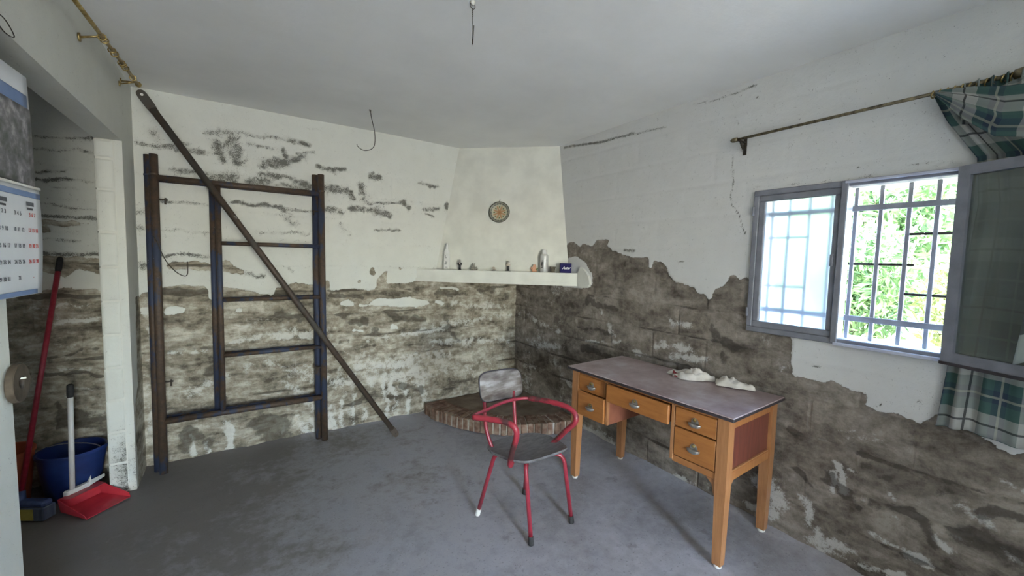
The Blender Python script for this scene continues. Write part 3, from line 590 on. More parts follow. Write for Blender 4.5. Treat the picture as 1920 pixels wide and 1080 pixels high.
he = thing('brick_hearth', (2.2, 3.3, 0), 'quarter round hearth of red bricks on edge in the corner', 'hearth')
RH, HH, LB = 1.05, .105, .21; nb = 27
m_ = MB(); pts = [(R-.01, B-.012)]+[(R-.01+(RH-LB+.02)*math.cos(a), B-.012+(RH-LB+.02)*math.sin(a)) for a in np.linspace(PI+.02, 1.5*PI-.02, 30)]
m_.prism(pts, Matrix.Translation((0,0,.003)), HH-.004); m_.build('hearth_slab', M['hearth_top'], he, auto=30)
m_ = MB(); arc = np.linspace(PI+.02, 1.5*PI-.02, 40)
o_ = [(R-.01+(RH-.012)*math.cos(a), B-.012+(RH-.012)*math.sin(a)) for a in arc]; i_ = [(R-.01+(RH-LB)*math.cos(a), B-.012+(RH-LB)*math.sin(a)) for a in arc[::-1]]
m_.prism(o_+i_, Matrix.Translation((0,0,.003)), HH-.010); m_.build('mortar_bed', M['mortar'], he, auto=30)
da = (PI/2-.06)/nb
bm = MB(); bm.box(-.025, -LB/2, 0, .025, LB/2, HH, .006)
proto = None
for k in range(nb):
    a = PI+.03+da*(k+.5)
    if proto is None: o = bm.build('brick', M['brick'], he); o.data.transform(Matrix.Translation(OFF[he])); proto = o
    else: o = proto.copy(); col.objects.link(o)
    rr = RH-LB/2+random.uniform(-.008, .006)
    o.location = (R-.01+rr*math.cos(a)-OFF[he].x, B-.012+rr*math.sin(a)-OFF[he].y, .002+random.uniform(-.006, .004)-OFF[he].z)
    o.rotation_euler = (random.uniform(-.03,.03), random.uniform(-.03,.03), a+PI/2+random.uniform(-.03,.03)); o.scale = (random.uniform(.86,1.04), 1, 1)

# ------------------------------------------------------------------ window, sashes, grille
w = thing('window_1', (R, .8, WZ0), 'grey painted window, one frosted sash closed and one swung open', 'window', kind='structure')
FX0, FX1 = R-.018, R+.05
m_ = MB(); fy0, fy1, fz0, fz1, fw_ = .385, 1.215, 1.112, 1.920, .030
m_.box(FX0, fy0, fz0, FX1, fy1, fz0+fw_, .004).box(FX0, fy0, fz1-fw_, FX1, fy1, fz1, .004).box(FX0, fy1-fw_, fz0+fw_, FX1, fy1, fz1-fw_, .004).box(FX0, fy0, fz0+fw_, FX1, fy0+.022, fz1-fw_, .004)
m_.build('window_frame', M['frame'], w)
m_ = MB(); m_.box(FX0-.012, .772, fz0+.006, FX1, .800, fz1-.006, .004); m_.build('mullion', M['frame'], w)
m_ = MB(); m_.box(FX0-.016, .40, fz0-.004, FX0+.01, .785, fz0+.012, .002).box(FX0-.016, .40, fz1-.016, FX0+.01, .785, fz1-.004, .002); m_.build('track', M['frame_track'], w)
def glass_material(name, rough, tint, diff=0.0, gl=0.06):
    m, nt, p = nt_new(name); N = NT(nt); o = nt.nodes['Material Output']
    if diff > 0:
        p.inputs['Base Color'].default_value = (*tint, 1); p.inputs['Roughness'].default_value = rough; p.inputs['Transmission Weight'].default_value = 1; p.inputs['IOR'].default_value = 1.22
        tr = N.n('ShaderNodeBsdfTranslucent'); tr.inputs[0].default_value = (*tint, 1)
        mx = N.n('ShaderNodeMixShader'); mx.inputs[0].default_value = diff; N.link(p.outputs[0], mx.inputs[1]); N.link(tr.outputs[0], mx.inputs[2]); N.link(mx.outputs[0], o.inputs[0])
    else:
        tb = N.n('ShaderNodeBsdfTransparent'); tb.inputs[0].default_value = (*tint, 1); gb = N.n('ShaderNodeBsdfGlossy'); gb.inputs['Roughness'].default_value = rough
        mx = N.n('ShaderNodeMixShader'); mx.inputs[0].default_value = gl; N.link(tb.outputs[0], mx.inputs[1]); N.link(gb.outputs[0], mx.inputs[2])
        df = N.n('ShaderNodeBsdfDiffuse'); df.inputs[0].default_value = (.34,.39,.37,1); m2 = N.n('ShaderNodeMixShader'); N.link(N.math('MULTIPLY', N.noise(N.pos(), 7, 5), .38), m2.inputs[0]); N.link(mx.outputs[0], m2.inputs[1]); N.link(df.outputs[0], m2.inputs[2]); N.link(m2.outputs[0], o.inputs[0])
    return m
M['frosted'] = glass_material('frosted_glass', .33, (.80,.84,.90), .05)
M['pane'] = glass_material('dusty_glass', .12, (.52,.60,.57), 0, .10)
# closed frosted sash
s_ = MB(); sy0, sy1, sz0, sz1, sw = .802, 1.186, fz0+fw_, fz1-fw_, .034
s_.box(FX0+.004, sy0, sz0, FX0+.036, sy1, sz0+sw, .004).box(FX0+.004, sy0, sz1-sw, FX0+.036, sy1, sz1, .004).box(FX0+.004, sy0, sz0+sw, FX0+.036, sy0+.026, sz1-sw, .004).box(FX0+.004, sy1-sw, sz0+sw, FX0+.036, sy1, sz1-sw, .004)
so = s_.build('sash', M['frame'], w); tag(so, 'closed sash with frosted glass')
MB().box(FX0+.018, sy0+.026, sz0+sw, FX0+.0215, sy1-sw, sz1-sw).build('glass_pane', M['frosted'], so)
m_ = MB(); m_.box(FX0-.006, sy0+.012, 1.50, FX0+.006, sy0+.026, 1.56, .002); m_.build('latch', M['frame'], so)
m_ = MB(); [m_.tube([(FX0-.004, fy1-.004, z), (FX0-.004, fy1-.004, z+.05)], .007, 8) for z in (1.2, 1.78)]; m_.build('hinge', M['frame'], w)
# open sash: hinged at the right, swung back towards the wall
HX, HY, ANG = R-.030, .392, math.radians(24)
def sp(a, t, z): return Vector((HX-math.sin(ANG)*a-math.cos(ANG)*t, HY-math.cos(ANG)*a+math.sin(ANG)*t, z))
def sbox(mb, a0, a1, z0, z1, t0, t1):
    vs = [sp(a, t, z) for z in (z0, z1) for a, t in ((a0,t0),(a1,t0),(a1,t1),(a0,t1))]
    return mb.add(vs, [(3,2,1,0),(4,5,6,7),(0,1,5,4),(1,2,6,5),(2,3,7,6),(3,0,4,7)])
s_ = MB(); z0, z1 = 1.118, 1.915
sbox(s_, 0, .40, z0, z0+.04, 0, .030); sbox(s_, 0, .40, z1-.04, z1, 0, .030); sbox(s_, 0, .04, z0+.04, z1-.04, 0, .030); sbox(s_, .36, .40, z0+.04, z1-.04, 0, .030)
so2 = s_.build('sash', M['frame'], w); tag(so2, 'open sash with clear dusty glass')
s_ = MB(); sbox(s_, .04, .36, z0+.04, z1-.04, .013, .017); s_.build('glass_pane', M['pane'], so2)
s_ = MB(); sbox(s_, 0, .40, z0-.012, z0, -.004, .036); s_.build('drip_rail', M['dark_edge'], so2)
# iron grille outside
gr = thing('window_grille', (2.6, .8, 1.14), 'pale iron security grille outside the window', 'grille')
GX = 2.60
for y in (.485, .578, .680, .778, .878, .978, 1.078, 1.165): MB().box(GX-.008, y-.0085, 1.135, GX+.008, y+.0085, 1.895, .002).build('upright_bar', M['grille'], gr)
for z in (1.238, 1.793): MB().box(GX-.014, .408, z-.014, GX-.006, 1.192, z+.014, .002).build('flat_bar', M['grille'], gr)
for (ya, yb, z) in ((.545,.878,1.515), (.41,.578,1.658), (.41,.578,1.378), (.978,1.19,1.658), (.978,1.19,1.378)): MB().box(GX-.005, ya, z-.006, GX+.005, yb, z+.006, .002).build('short_bar', M['dark_iron'], gr)

# ------------------------------------------------------------------ curtain rods and curtain
cr = thing('curtain_rod', (R, .8, 2.2), 'thin dark curtain rod with brackets above the window', 'curtain rod')
MB().tube([(2.424, 1.315, 2.224), (2.424, .27, 2.231)], .0075, 10).build('rod', M['rod'], cr, smooth=True)
m_ = MB(); m_.lathe([(0,-.02),(.012,-.018),(.014,0),(.012,.012),(.007,.02)], 12, Matrix.Translation((2.424,1.325,2.224)) @ Matrix.Rotation(-PI/2, 4, 'X')); m_.build('finial', M['rod'], cr, smooth=True)
m_ = MB(); m_.lathe([(0,-.028),(.018,-.022),(.022,0),(.016,.016),(.008,.024)], 12, Matrix.Translation((2.424,.262,2.231)) @ Matrix.Rotation(PI/2, 4, 'X')); m_.build('finial', M['rod'], cr, smooth=True)
for y in (1.29, .30):
    m_ = MB(); m_.tube(arc_path([(R-.002, y, 2.165), (2.45, y, 2.18), (2.424, y, 2.214)], .02), .007, 8).box(R-.008, y-.010, 2.14, R+.004, y+.010, 2.235, .002).box(2.41, y-.007, 2.208, R, y+.007, 2.216, .001); m_.build('bracket', M['dark_iron'], cr, auto=40)
for k in range(11):
    y = .50-.021*k; MB().tube([(2.424+.014*math.cos(a), y+.003*math.sin(a*2), 2.226+.014*math.sin(a)) for a in np.linspace(0, 2*PI, 14, endpoint=False)], .0028, 6, closed=True).build('ring', M['brass'], cr, smooth=True)

cl = thing('curtain_rod', (L, 2.6, 2.4), 'brass curtain rod with rings under the ceiling of the left wall', 'curtain rod')
RX = -.495
def lz(y): return 2.415+(y-2.2)*.066
MB().tube([(RX, 3.345, lz(3.345)), (RX, 1.75, lz(1.75))], .0085, 10).build('rod', M['brass'], cl, smooth=True)
m_ = MB(); m_.ball((RX, 3.36, lz(3.36)), .016); m_.build('finial', M['brass'], cl, smooth=True)
for dz in (.012, -.016):
    m_ = MB(); m_.tube([(RX, 3.31, lz(3.31)), (L+.002, 3.33+(.02 if dz > 0 else -.01), lz(3.31)+dz-.01)], .004, 8).tube([(L+.002, 3.33+(.02 if dz > 0 else -.01), lz(3.31)+dz-.022), (L+.002, 3.33+(.02 if dz > 0 else -.01), lz(3.31)+dz+.006)], .006, 8); m_.build('bracket_arm', M['brass'], cl, smooth=True)
for y in (2.58, 2.62, 2.75, 2.80, 2.94, 2.97, 3.03, 3.21):
    t = random.uniform(-.5, .5); MB().tube([(RX+.0135*math.cos(a), y+t*.012*math.sin(a), lz(y)-.004+.0135*math.sin(a)) for a in np.linspace(0, 2*PI, 16, endpoint=False)], .003, 6, closed=True).build('ring', M['brass'], cl, smooth=True)
m_ = MB(); m_.tube([(RX, 2.585, lz(2.585)), (L+.004, 2.60, lz(2.6)-.02)], .0045, 8).lathe([(.018,0),(.018,.006)], 12, Matrix.Translation((L+.002,2.6,lz(2.6)-.02)) @ Matrix.Rotation(PI/2, 4, 'Y')); m_.build('bracket_arm', M['brass'], cl, smooth=True)

def plaid_material():
    m, nt, p = nt_new('plaid_cloth'); N = NT(nt)
    uv = N.n('ShaderNodeTexCoord').outputs['UV']; sp_ = N.n('ShaderNodeSeparateXYZ'); N.link(uv, sp_.inputs[0])
    wht, tea, nav = (.42,.42,.40), (.060,.115,.107), (.036,.054,.085)
    stops = [(0, wht), (.24, tea), (.42, nav), (.64, tea), (.84, wht)]
    fu = N.math('FRACT', sp_.outputs[0]); fv = N.math('FRACT', sp_.outputs[1])
    c = N.mix(.5, N.ramp(fu, stops, 'CONSTANT'), N.ramp(fv, stops, 'CONSTANT'))
    ln = N.math('MAXIMUM', N.math('LESS_THAN', N.math('ABSOLUTE', N.math('SUBTRACT', fu, .04)), .018), N.math('LESS_THAN', N.math('ABSOLUTE', N.math('SUBTRACT', fv, .04)), .018))
    yl = N.math('MAXIMUM', N.math('LESS_THAN', N.math('ABSOLUTE', N.math('SUBTRACT', fu, .54)), .02), N.math('LESS_THAN', N.math('ABSOLUTE', N.math('SUBTRACT', fv, .54)), .02))
    c = N.mix(N.math('MULTIPLY', ln, .8), c, (.02,.025,.03)); c = N.mix(N.math('MULTIPLY', yl, .4), c, (.5,.5,.4))
    N.link(c, p.inputs['Base Color']); p.inputs['Roughness'].default_value = .9; p.inputs['Specular IOR Level'].default_value = .15
    tr = N.n('ShaderNodeBsdfTranslucent'); N.link(c, tr.inputs[0]); mx = N.n('ShaderNodeMixShader'); mx.inputs[0].default_value = .15
    o = nt.nodes['Material Output']; N.link(p.outputs[0], mx.inputs[1]); N.link(tr.outputs[0], mx.inputs[2]); N.link(mx.outputs[0], o.inputs[0])
    return m
M['plaid'] = plaid_material()
ct = thing('plaid_curtain', (2.42, .25, .85), 'green, navy and white plaid curtain pushed to the right end of its rod', 'curtain')
def lerp_key(keys, t):
    for (a, va), (b, vb) in zip(keys, keys[1:]):
        if t <= b: k = (t-a)/(b-a); return va+(vb-va)*k
    return keys[-1][1]
NU, NV = 110, 70
LE = [(0,.500),(.08,.455),(.2,.36),(.33,.345),(.6,.37),(.82,.385),(1,.40)]      # left edge along the drop
RE = [(0,.275),(.2,.05),(.4,-.02),(1,-.06)]
def cur_pt(u, v):
    z = 2.222-v*(2.222-.835+.0*u)+(.03*math.sin(u*9)*v*.3)
    y = lerp_key(LE, v)*(1-u)+lerp_key(RE, v)*u
    amp = .008+.012*min(1, v*2)
    x = 2.448+amp*math.sin(u*2*PI*6+math.sin(v*3)*1.1)*(.6+.4*math.sin(u*13))-.004*math.sin(v*7)
    x = min(x, R-.014)
    return Vector((x, y, z))
m_ = MB(); m_.grid(cur_pt, NU, NV)
m_.build('cloth', M['plaid'], ct, smooth=True, uvgrid=[(i/NU*2.6+.62, j/NV*6.0+.25) for j in range(NV+1) for i in range(NU+1)], solid=.002)
# swag: the near half of the cloth thrown forward over the open sash
UPc = [(0,(2.418,.495,2.238)), (.3,(2.395,.40,2.215)), (.6,(2.36,.30,2.175)), (1,(2.28,.12,2.13))]
LOc = [(0,(2.418,.492,2.218)), (.3,(2.385,.40,2.09)), (.6,(2.35,.31,1.995)), (1,(2.28,.13,1.935))]
def lk(keys, t):
    for (a, va), (b, vb) in zip(keys, keys[1:]):
        if t <= b+1e-9: k = (t-a)/(b-a); return Vector(va)*(1-k)+Vector(vb)*k
    return Vector(keys[-1][1])
def swag_pt(u, v):
    p = lk(UPc, u)*(1-v)+lk(LOc, u)*v
    b = math.sin(PI*v)*.030*min(1, u*3+.2)+.010*math.sin(v*2*PI*3+u*2)*min(1, u*3)
    return p+Vector((-.85, -.4, .1))*b
m_ = MB(); m_.grid(swag_pt, 60, 40)
m_.build('swag', M['plaid'], ct, smooth=True, uvgrid=[(j/40*1.15+.62, i/60*1.8+.55) for j in range(41) for i in range(61)], solid=.002)
# gathered heading on the rod
def head_pt(u, v):
    y = .40-.20*u; z = 2.240-.16*v-.02*u*v; return Vector((2.412+.014*math.sin(u*2*PI*5.5)-.02*v*u, y+.01*math.sin(u*2*PI*5.5+1.2), z))
m_ = MB(); m_.grid(head_pt, 60, 12)
m_.build('heading', M['plaid'], ct, smooth=True, uvgrid=[(i/60*1.6, j/12*.6+.7) for j in range(13) for i in range(61)], solid=.002)
# corner hanging down in front of the sash
def flap_pt(u, v): return Vector((2.285-.03*u, .20-.17*u+.03*(1-v), 1.94-v*(.775-.10*u*0)+.02*u+(0 if v < 1 else .0)))-Vector((.012*math.sin(u*9+v*3), 0, -(u*.07*v)))
m_ = MB(); m_.grid(lambda u, v: flap_pt(u, v)+Vector((0, -.06*math.cos(v*PI/2), 0)), 20, 30)
m_.build('flap', M['plaid'], ct, smooth=True, uvgrid=[(i/20*.3+.8, j/30*.3+.8) for j in range(31) for i in range(21)], solid=.002)
# ------------------------------------------------------------------ scaffold frames leaning on the back wall
def scaffold(x0, yb, yt, label, mt, pins=True):
    t = thing('scaffold_frame', (x0, yb, 0), label, 'scaffold frame', 'scaffold frames against the back wall')
    P = lambda x, z: (x, yb+(yt-yb)*z/2.12, z)
    xl, xr, xi = x0-.5, x0+.5, x0-.165
    for x in (xl, xr):
        o = MB().tube([P(x, .0), P(x, 2.125)], .0235, 14).build('post', mt, t, smooth=True)
        MB().tube([P(x, 1.99), P(x, 2.0)], .0265, 14).build('collar', mt, o, auto=40)
    MB().tube([P(xl, 1.975), P(xr, 1.975)], .0205, 12).build('top_rail', mt, t, smooth=True)
    MB().tube([P(xl, .352), P(xr, .352)], .0205, 12).build('bottom_rail', mt, t, smooth=True)
    MB().tube([P(xi, .352), P(xi, 1.975)], .018, 12).build('ladder_post', mt, t, smooth=True)
    for z in (1.562, 1.160, .762): MB().tube([P(xi, z), P(xr, z)], .0145, 10).build('rung', mt, t, smooth=True)
    if pins:
        for (x, z, s) in ((xl, 1.835, 1), (xr, 1.835, -1), (xr, .597, -1), (xl, .62, 1)):
            m = MB(); m.tube([P(x, z), P(x+s*.065, z)], .006, 8); q = P(x+s*.055, z); m.tube([(q[0], q[1]-.004, q[2]+.012), (q[0]-.002, q[1]-.004, q[2]-.03)], .0055, 8)
            m.build('locking_pin', M['dark_iron'], t, smooth=True)
    return t
scaffold(.035, 3.492, 3.560, 'rusty blue scaffold frame with ladder rungs, the nearer of the two leaning frames', M['scaf'])
scaffold(.000, 3.552, 3.612, 'blue scaffold frame behind the rusty one, closest to the wall', M['scaf2'], False)
m_ = MB(); m_.tube(catmull([(-.475, 3.50, 1.60), (-.45, 3.47, 1.55), (-.417, 3.47, 1.447), (-.37, 3.475, 1.37), (-.324, 3.48, 1.334), (-.303, 3.48, 1.35), (-.302, 3.48, 1.43)], 6), .0028, 6)
tag(m_.build('bent_wire', M['dark_iron'], loc=(-.475, 3.5, 1.6), smooth=True), 'thin bent wire hanging off the left scaffold post', 'wire')
# diagonal brace tube leaning in front of the frames
br = thing('brace_tube', (1.06, 3.255, 0), 'long dark brace tube with flattened ends leaning diagonally across the scaffold', 'brace')
p0, p1 = Vector((1.045, 3.262, .018)), Vector((-.492, 3.400, 2.455)); dv = (p1-p0).normalized()
MB().tube([p0+dv*.06, p1-dv*.10], .0205, 12).build('tube', M['brace'], br, smooth=True)
for (c, s) in ((p0, 1), (p1, -1)):
    side = dv.cross(Vector((0,1,0))).normalized(); yv = side.cross(dv).normalized()
    ln = .13 if s < 0 else .085
    mtx = Matrix(((side.x, dv.x*s, yv.x*1, c.x), (side.y, dv.y*s, yv.y*1, c.y), (side.z, dv.z*s, yv.z*1, c.z), (0,0,0,1)))
    prof = [(-.020,ln),(-.026,ln*.6),(-.026,.012)]+[(-.024*math.cos(a), .004-.022*math.sin(a)) for a in np.linspace(.3, PI-.3, 8)]+[(.026,.012),(.026,ln*.6),(.020,ln)]
    e = MB().prism(prof, mtx @ Matrix.Translation((0,0,-.007)), .014).build('flat_end', M['brace'], br)
    MB().lathe([(.008,-.010),(.008,.010)], 12, mtx @ Matrix.Translation((0,.012,0))).build('eyelet', M['white_plastic'] if s < 0 else M['dark_iron'], e, smooth=False)

# ------------------------------------------------------------------ red tube chair
ch = thing('armchair', (1.34, 1.83, 0), 'red tubular steel armchair with worn grey wooden seat and back', 'chair')
legs = [((1.122,1.997), (1.165,1.885), M['white_plastic']), ((1.484,2.031), (1.425,1.915), M['rubber']), ((1.241,1.625), (1.235,1.685), M['rubber']), ((1.547,1.651), (1.488,1.672), M['rubber'])]
cen = Vector((1.325, 1.795, .418))
for (f_, t_, tip) in legs:
    F_ = Vector((*f_, .0)); T_ = Vector((*t_, .405)); q = T_.lerp(cen, .45); q.z = .42
    path = arc_path([F_+(T_-F_)*.02, T_, q], .05, 6)
    lg = MB().tube(path, .0118, 12).build('leg', M['red'], ch, smooth=True)
    d = (T_-F_).normalized(); tip_o = MB().tube([F_, F_+d*.004, F_+d*.045], [.0135, .0155, .0145], 12).build('foot_cap', tip, lg, auto=40)
seat_pts = [(1.115,1.835),(1.125,1.90),(1.17,1.945),(1.26,1.955),(1.36,1.955),(1.46,1.925),(1.515,1.86),(1.527,1.76),(1.515,1.675),(1.47,1.655),(1.37,1.648),(1.27,1.648),(1.20,1.668),(1.15,1.74)]
def seat_ring(sc, dz): 
    cps = catmull([Vector((*p, 0)) for p in seat_pts]+[Vector((*seat_pts[0], 0))], 4)[:-1]
    c = Vector((1.325, 1.80, 0)); return [c+(p-c)*sc+Vector((0,0,.440+dz)) for p in cps]
rings = [seat_ring(.4,-.016), seat_ring(.97,-.008), seat_ring(1.0,-.002), seat_ring(1.0,.004), seat_ring(.98,.008), seat_ring(.75,.002), seat_ring(.4,-.003)]
n = len(rings[0]); vs = [p for r_ in rings for p in r_]; fs = [(i*n+k, i*n+(k+1)%n, (i+1)*n+(k+1)%n, (i+1)*n+k) for i in range(len(rings)-1) for k in range(n)]+[tuple(range(n-1,-1,-1)), tuple(range((len(rings)-1)*n, len(rings)*n))]
MB().add(vs, fs).build('seat', M['seat'], ch, auto=50)
arm = catmull([(1.20,1.76,.418),(1.15,1.705,.425),(1.140,1.680,.50),(1.148,1.655,.585),(1.140,1.650,.640),(1.115,1.685,.665),(1.06,1.765,.668),(1.000,1.842,.665)], 7)
MB().tube(arm, .0155, 12).build('arm_tube', M['red_arm'], ch, smooth=True)
arm2 = catmull([(1.000,1.842,.665),(1.02,1.858,.668),(1.10,1.885,.668),(1.21,1.93,.668),(1.318,1.950,.668),(1.42,1.925,.668),(1.49,1.825,.668)], 6)
MB().tube(arm2, .0095, 12).build('back_rail', M['red'], ch, smooth=True)
arm3 = catmull([(1.42,1.925,.668),(1.49,1.825,.668),(1.53,1.715,.665),(1.545,1.655,.64),(1.542,1.645,.595),(1.525,1.70,.53),(1.505,1.765,.45),(1.47,1.775,.418)], 7)
MB().tube(arm3, .0152, 12).build('arm_tube', M['red_arm'], ch, smooth=True)
for pts in ([(1.22,1.86,.418),(1.165,1.89,.422),(1.137,1.935,.53),(1.152,1.985,.64),(1.166,2.022,.70)], [(1.33,1.88,.418),(1.352,1.945,.43),(1.358,1.975,.53),(1.368,2.005,.63),(1.378,2.028,.69)]):
    MB().tube(catmull(pts, 6), .0108, 12).build('back_post', M['red'], ch, smooth=True)
# backrest: curved rounded board
def superell(t, a, b, e=.42):
    c, s = math.cos(t), math.sin(t); return (a*math.copysign(abs(c)**e, c), b*math.copysign(abs(s)**e, s))
def back_pt(sx, sz, d):
    # sx across, sz up, d depth; board curves round the sitter and leans back
    x = 1.288+sx; y = 2.035+.13*sx-1.1*sx*sx*.35+sz*.25+d
    return Vector((x, y-.06*(sx/.16)**2*-.0, .742+sz-.06*sx))
ring = [superell(2*PI*k/48, .160, .083) for k in range(48)]
lay = [(.5,-.009),(.96,-.009),(1.0,-.005),(1.0,.005),(.96,.009),(.5,.009)]
vs = [back_pt(a*s, b*s, d) for (s, d) in lay for (a, b) in ring]; n = 48
fs = [(i*n+k, i*n+(k+1)%n, (i+1)*n+(k+1)%n, (i+1)*n+k) for i in range(len(lay)-1) for k in range(n)]+[tuple(range(n-1,-1,-1)), tuple(range(5*n, 6*n))]
bo = MB().add(vs, fs).build('backrest', M['backrest'], ch, auto=50)
rim = MB(); rim.tube([back_pt(a*1.0, b*1.0, 0) for a, b in ring], .0062, 6, closed=True); rim.build('edge_band', M['dark_edge'], bo, smooth=True)

# ------------------------------------------------------------------ writing desk
dk = thing('writing_desk', (1.912, .985, 0), 'old orange wooden desk with five drawers, its top of brown laminate', 'desk', rz=math.radians(2.4), local=True)
W_, D_, TZ = 1.05, .535, .762
def dleg(x, y):
    m = MB(); a = .0275; b = .021
    c = [(x-a,y-a,.46),(x+a,y-a,.46),(x+a,y+a,.46),(x-a,y+a,.46)]
    bt = [(x-b,y-b,.018),(x+b,y-b,.018),(x+b,y+b,.018),(x-b,y+b,.018)]; tp = [(p[0],p[1],TZ) for p in c]
    m.add(bt+c+tp, [(3,2,1,0),(0,1,5,4),(1,2,6,5),(2,3,7,6),(3,0,4,7),(4,5,9,8),(5,6,10,9),(6,7,11,10),(7,4,8,11),(8,9,10,11)])
    o = m.build('leg', M['oak_v'], dk)
    MB().lathe([(.017,.0),(.0195,.004),(.0195,.019)], 14, Matrix.Translation((x, y, 0))).build('foot_glide', M['white_plastic'], o, auto=40)
for (x, y) in ((.0275,.0275), (.0275,W_-.0275), (D_-.0275,.0275), (D_-.0275,W_-.0275)): dleg(x, y)
tp = MB().box(-.022, -.028, TZ+.004, D_+.012, W_+.028, TZ+.0195, .003).build('desk_top', M['laminate'], dk)
MB().box(-.0235, -.0295, TZ, D_+.0135, W_+.0295, TZ+.0165, .002).build('edge_strip', M['dark_edge'], tp)
MB().box(.008, .055, .744, .03, W_-.055, TZ).build('apron', M['oak'], dk)
MB().box(.058, .012, .700, D_-.058, .034, TZ).build('side_rail', M['oak'], dk); MB().box(.055, .008, .435, D_-.055, .034, .482, .002).build('side_rail', M['oak'], dk)
MB().box(.055, .010, .482, D_-.055, .020, .489).build('side_moulding', M['oak_v'], dk)
MB().box(.055, .018, .486, D_-.055, .028, .702).build('side_panel', M['mahogany'], dk)
MB().box(.058, W_-.034, .700, D_-.058, W_-.012, TZ).build('side_rail', M['oak'], dk); MB().box(.055, W_-.034, .435, D_-.055, W_-.008, .482).build('side_rail', M['oak'], dk)
MB().box(.055, W_-.028, .482, D_-.055, W_-.018, .702).build('side_panel', M['mahogany'], dk)
MB().box(D_-.045, .05, .48, D_-.030, W_-.05, TZ).build('back_panel', M['oak_in'], dk)
MB().box(.004, .286, .448, .026, .306, .748, .002).build('divider', M['oak_v'], dk); MB().box(.026, .288, .455, D_-.05, .303, .74).build('pedestal_side', M['oak_in'], dk)
MB().box(.006, .742, .470, .026, .760, .748, .002).build('divider', M['oak_v'], dk); MB().box(.026, .744, .475, D_-.05, .758, .74).build('pedestal_side', M['oak_in'], dk)
MB().box(.006, .055, .440, .028, .290, .474, .002).build('bottom_rail', M['oak'], dk); MB().box(.028, .055, .455, D_-.05, .29, .465).build('pedestal_floor', M['oak_in'], dk)
MB().box(.028, .758, .462, D_-.05, .995, .470).build('pedestal_floor', M['oak_in'], dk)
for (y, s) in ((.055, 1),):
    MB().prism([(0,0),(.05,0),(.018,-.03),(.008,-.075),(0,-.085)], Matrix(((0,0,1,.010),(1,0,0,y),(0,1,0,.440),(0,0,0,1))), .018).build('corner_bracket', M['oak_v'], dk)
MB().prism([(0,0),(.05,0),(.018,-.03),(.008,-.065),(0,-.075)], Matrix(((1,0,0,.055),(0,0,1,.012),(0,1,0,.436),(0,0,0,1))), .018).build('corner_bracket', M['oak_v'], dk)
def drawer(y0, y1, z0, z1, out=0.0, paper=False):
    m = MB(); m.box(.002-out, y0, z0, .020-out, y1, z1, .003); o = m.build('drawer', M['oak_d'], dk)
    MB().box(.020-out, y0+.008, z0+.008, .40, y1-.008, z1-.015).build('drawer_box', M['oak_in'], o)
    yc = (y0+y1)/2; zc = (z0+z1)/2
    cup = MB(); half = [(.034*math.cos(a), -.020*math.sin(a)) for a in np.linspace(0, PI, 14)]
    half = [(.034,.004)]+half+[(-.034,.004)]
    rg = []
    for (s, d) in ((1.0,0),(.95,.010),(.7,.018),(.2,.021)):
        rg.append([(.002-out-d, yc+a*s, zc-.010+b*s) for a, b in half])
    n = len(half); vs = [p for r in rg for p in r]
    cup.add(vs, [(i*n+k, i*n+(k+1)%n, (i+1)*n+(k+1)%n, (i+1)*n+k) for i in range(3) for k in range(n)]+[tuple(range(3*n, 4*n))])
    cup.build('cup_pull', M['steel'], o, auto=60)
    pl = [(.026*math.cos(a)*(1 if abs(math.cos(a)) > .2 else 1), .030*math.sin(a) if math.sin(a) > 0 else -.004) for a in np.linspace(0, 2*PI, 20, endpoint=False)]
    MB().prism([(a*.8, b*.9) for a, b in pl], Matrix(((0,0,-1,.002-out),(1,0,0,yc),(0,1,0,zc-.004),(0,0,0,1))), .002).build('lock_plate', M['steel'], o)
    MB().lathe([(.009,0),(.009,.006),(.005,.009),(0,.009)], 12, Matrix.Translation((.001-out, yc, zc+.012)) @ Matrix.Rotation(-PI/2, 4, 'Y')).build('lock', M['brass'], o, auto=40)
drawer(.060, .282, .640, .742); drawer(.060, .282, .480, .632)
drawer(.310, .738, .634, .742, .022)
drawer(.764, .990, .640, .742); drawer(.764, .990, .472, .632, .008)

# crumpled cloths lying on the desk
M['rag'] = mat('rag_cloth', (.46,.43,.39), (.62,.59,.54), 14, .95, bump=.4, bdist=.004, spec=.1)
M['rag_red'] = mat('rag_red', (.16,.015,.025), (.26,.03,.04), 30, .9)
def rag(cx, cy, ax, ay, rot, hgt, sd, name, label, flat=.35):
    root = thing(name, (cx, cy, .7815), label, 'cloth', 'cloths lying on the desk')
    c, s = math.cos(rot), math.sin(rot)
    def top(u, v):
        a = 2*PI*u; r = v; lob = 1+.16*math.sin(3*a+sd)+.09*math.sin(7*a+sd*2)
        px, py = ax*r*lob*math.cos(a), ay*r*lob*math.sin(a)
        f = float(fbm(np.array([px*26+sd*3]), np.array([py*26+sd]), 3)[0])
        f2 = abs(float(fbm(np.array([px*20+sd*7]), np.array([py*20+sd*2]), 2)[0])-.5)*4
        z = hgt*(max(0, 1-r*r)**.30)*(.30+.35*f2+.9*f*abs(math.cos(a*1.0+sd)*.5+.6)) if r < 1 else 0
        return Vector((cx+px*c-py*s, cy+px*s+py*c, .7865+z))
    m = MB(); m.grid(top, 64, 20); m.build('folds', M['rag'], root, smooth=True)
    return root
ra = rag(2.320, 1.455, .120, .062, -1.15, .060, .6, 'crumpled_cloth', 'crumpled off white cloth with a dark red edge on the desk')
def red_pt(u, v): return Vector((2.262+.05*u, 1.525-.012*u+.02*math.sin(u*7), .788+v*.028*(1-.4*u)+.006*math.sin(u*11)))
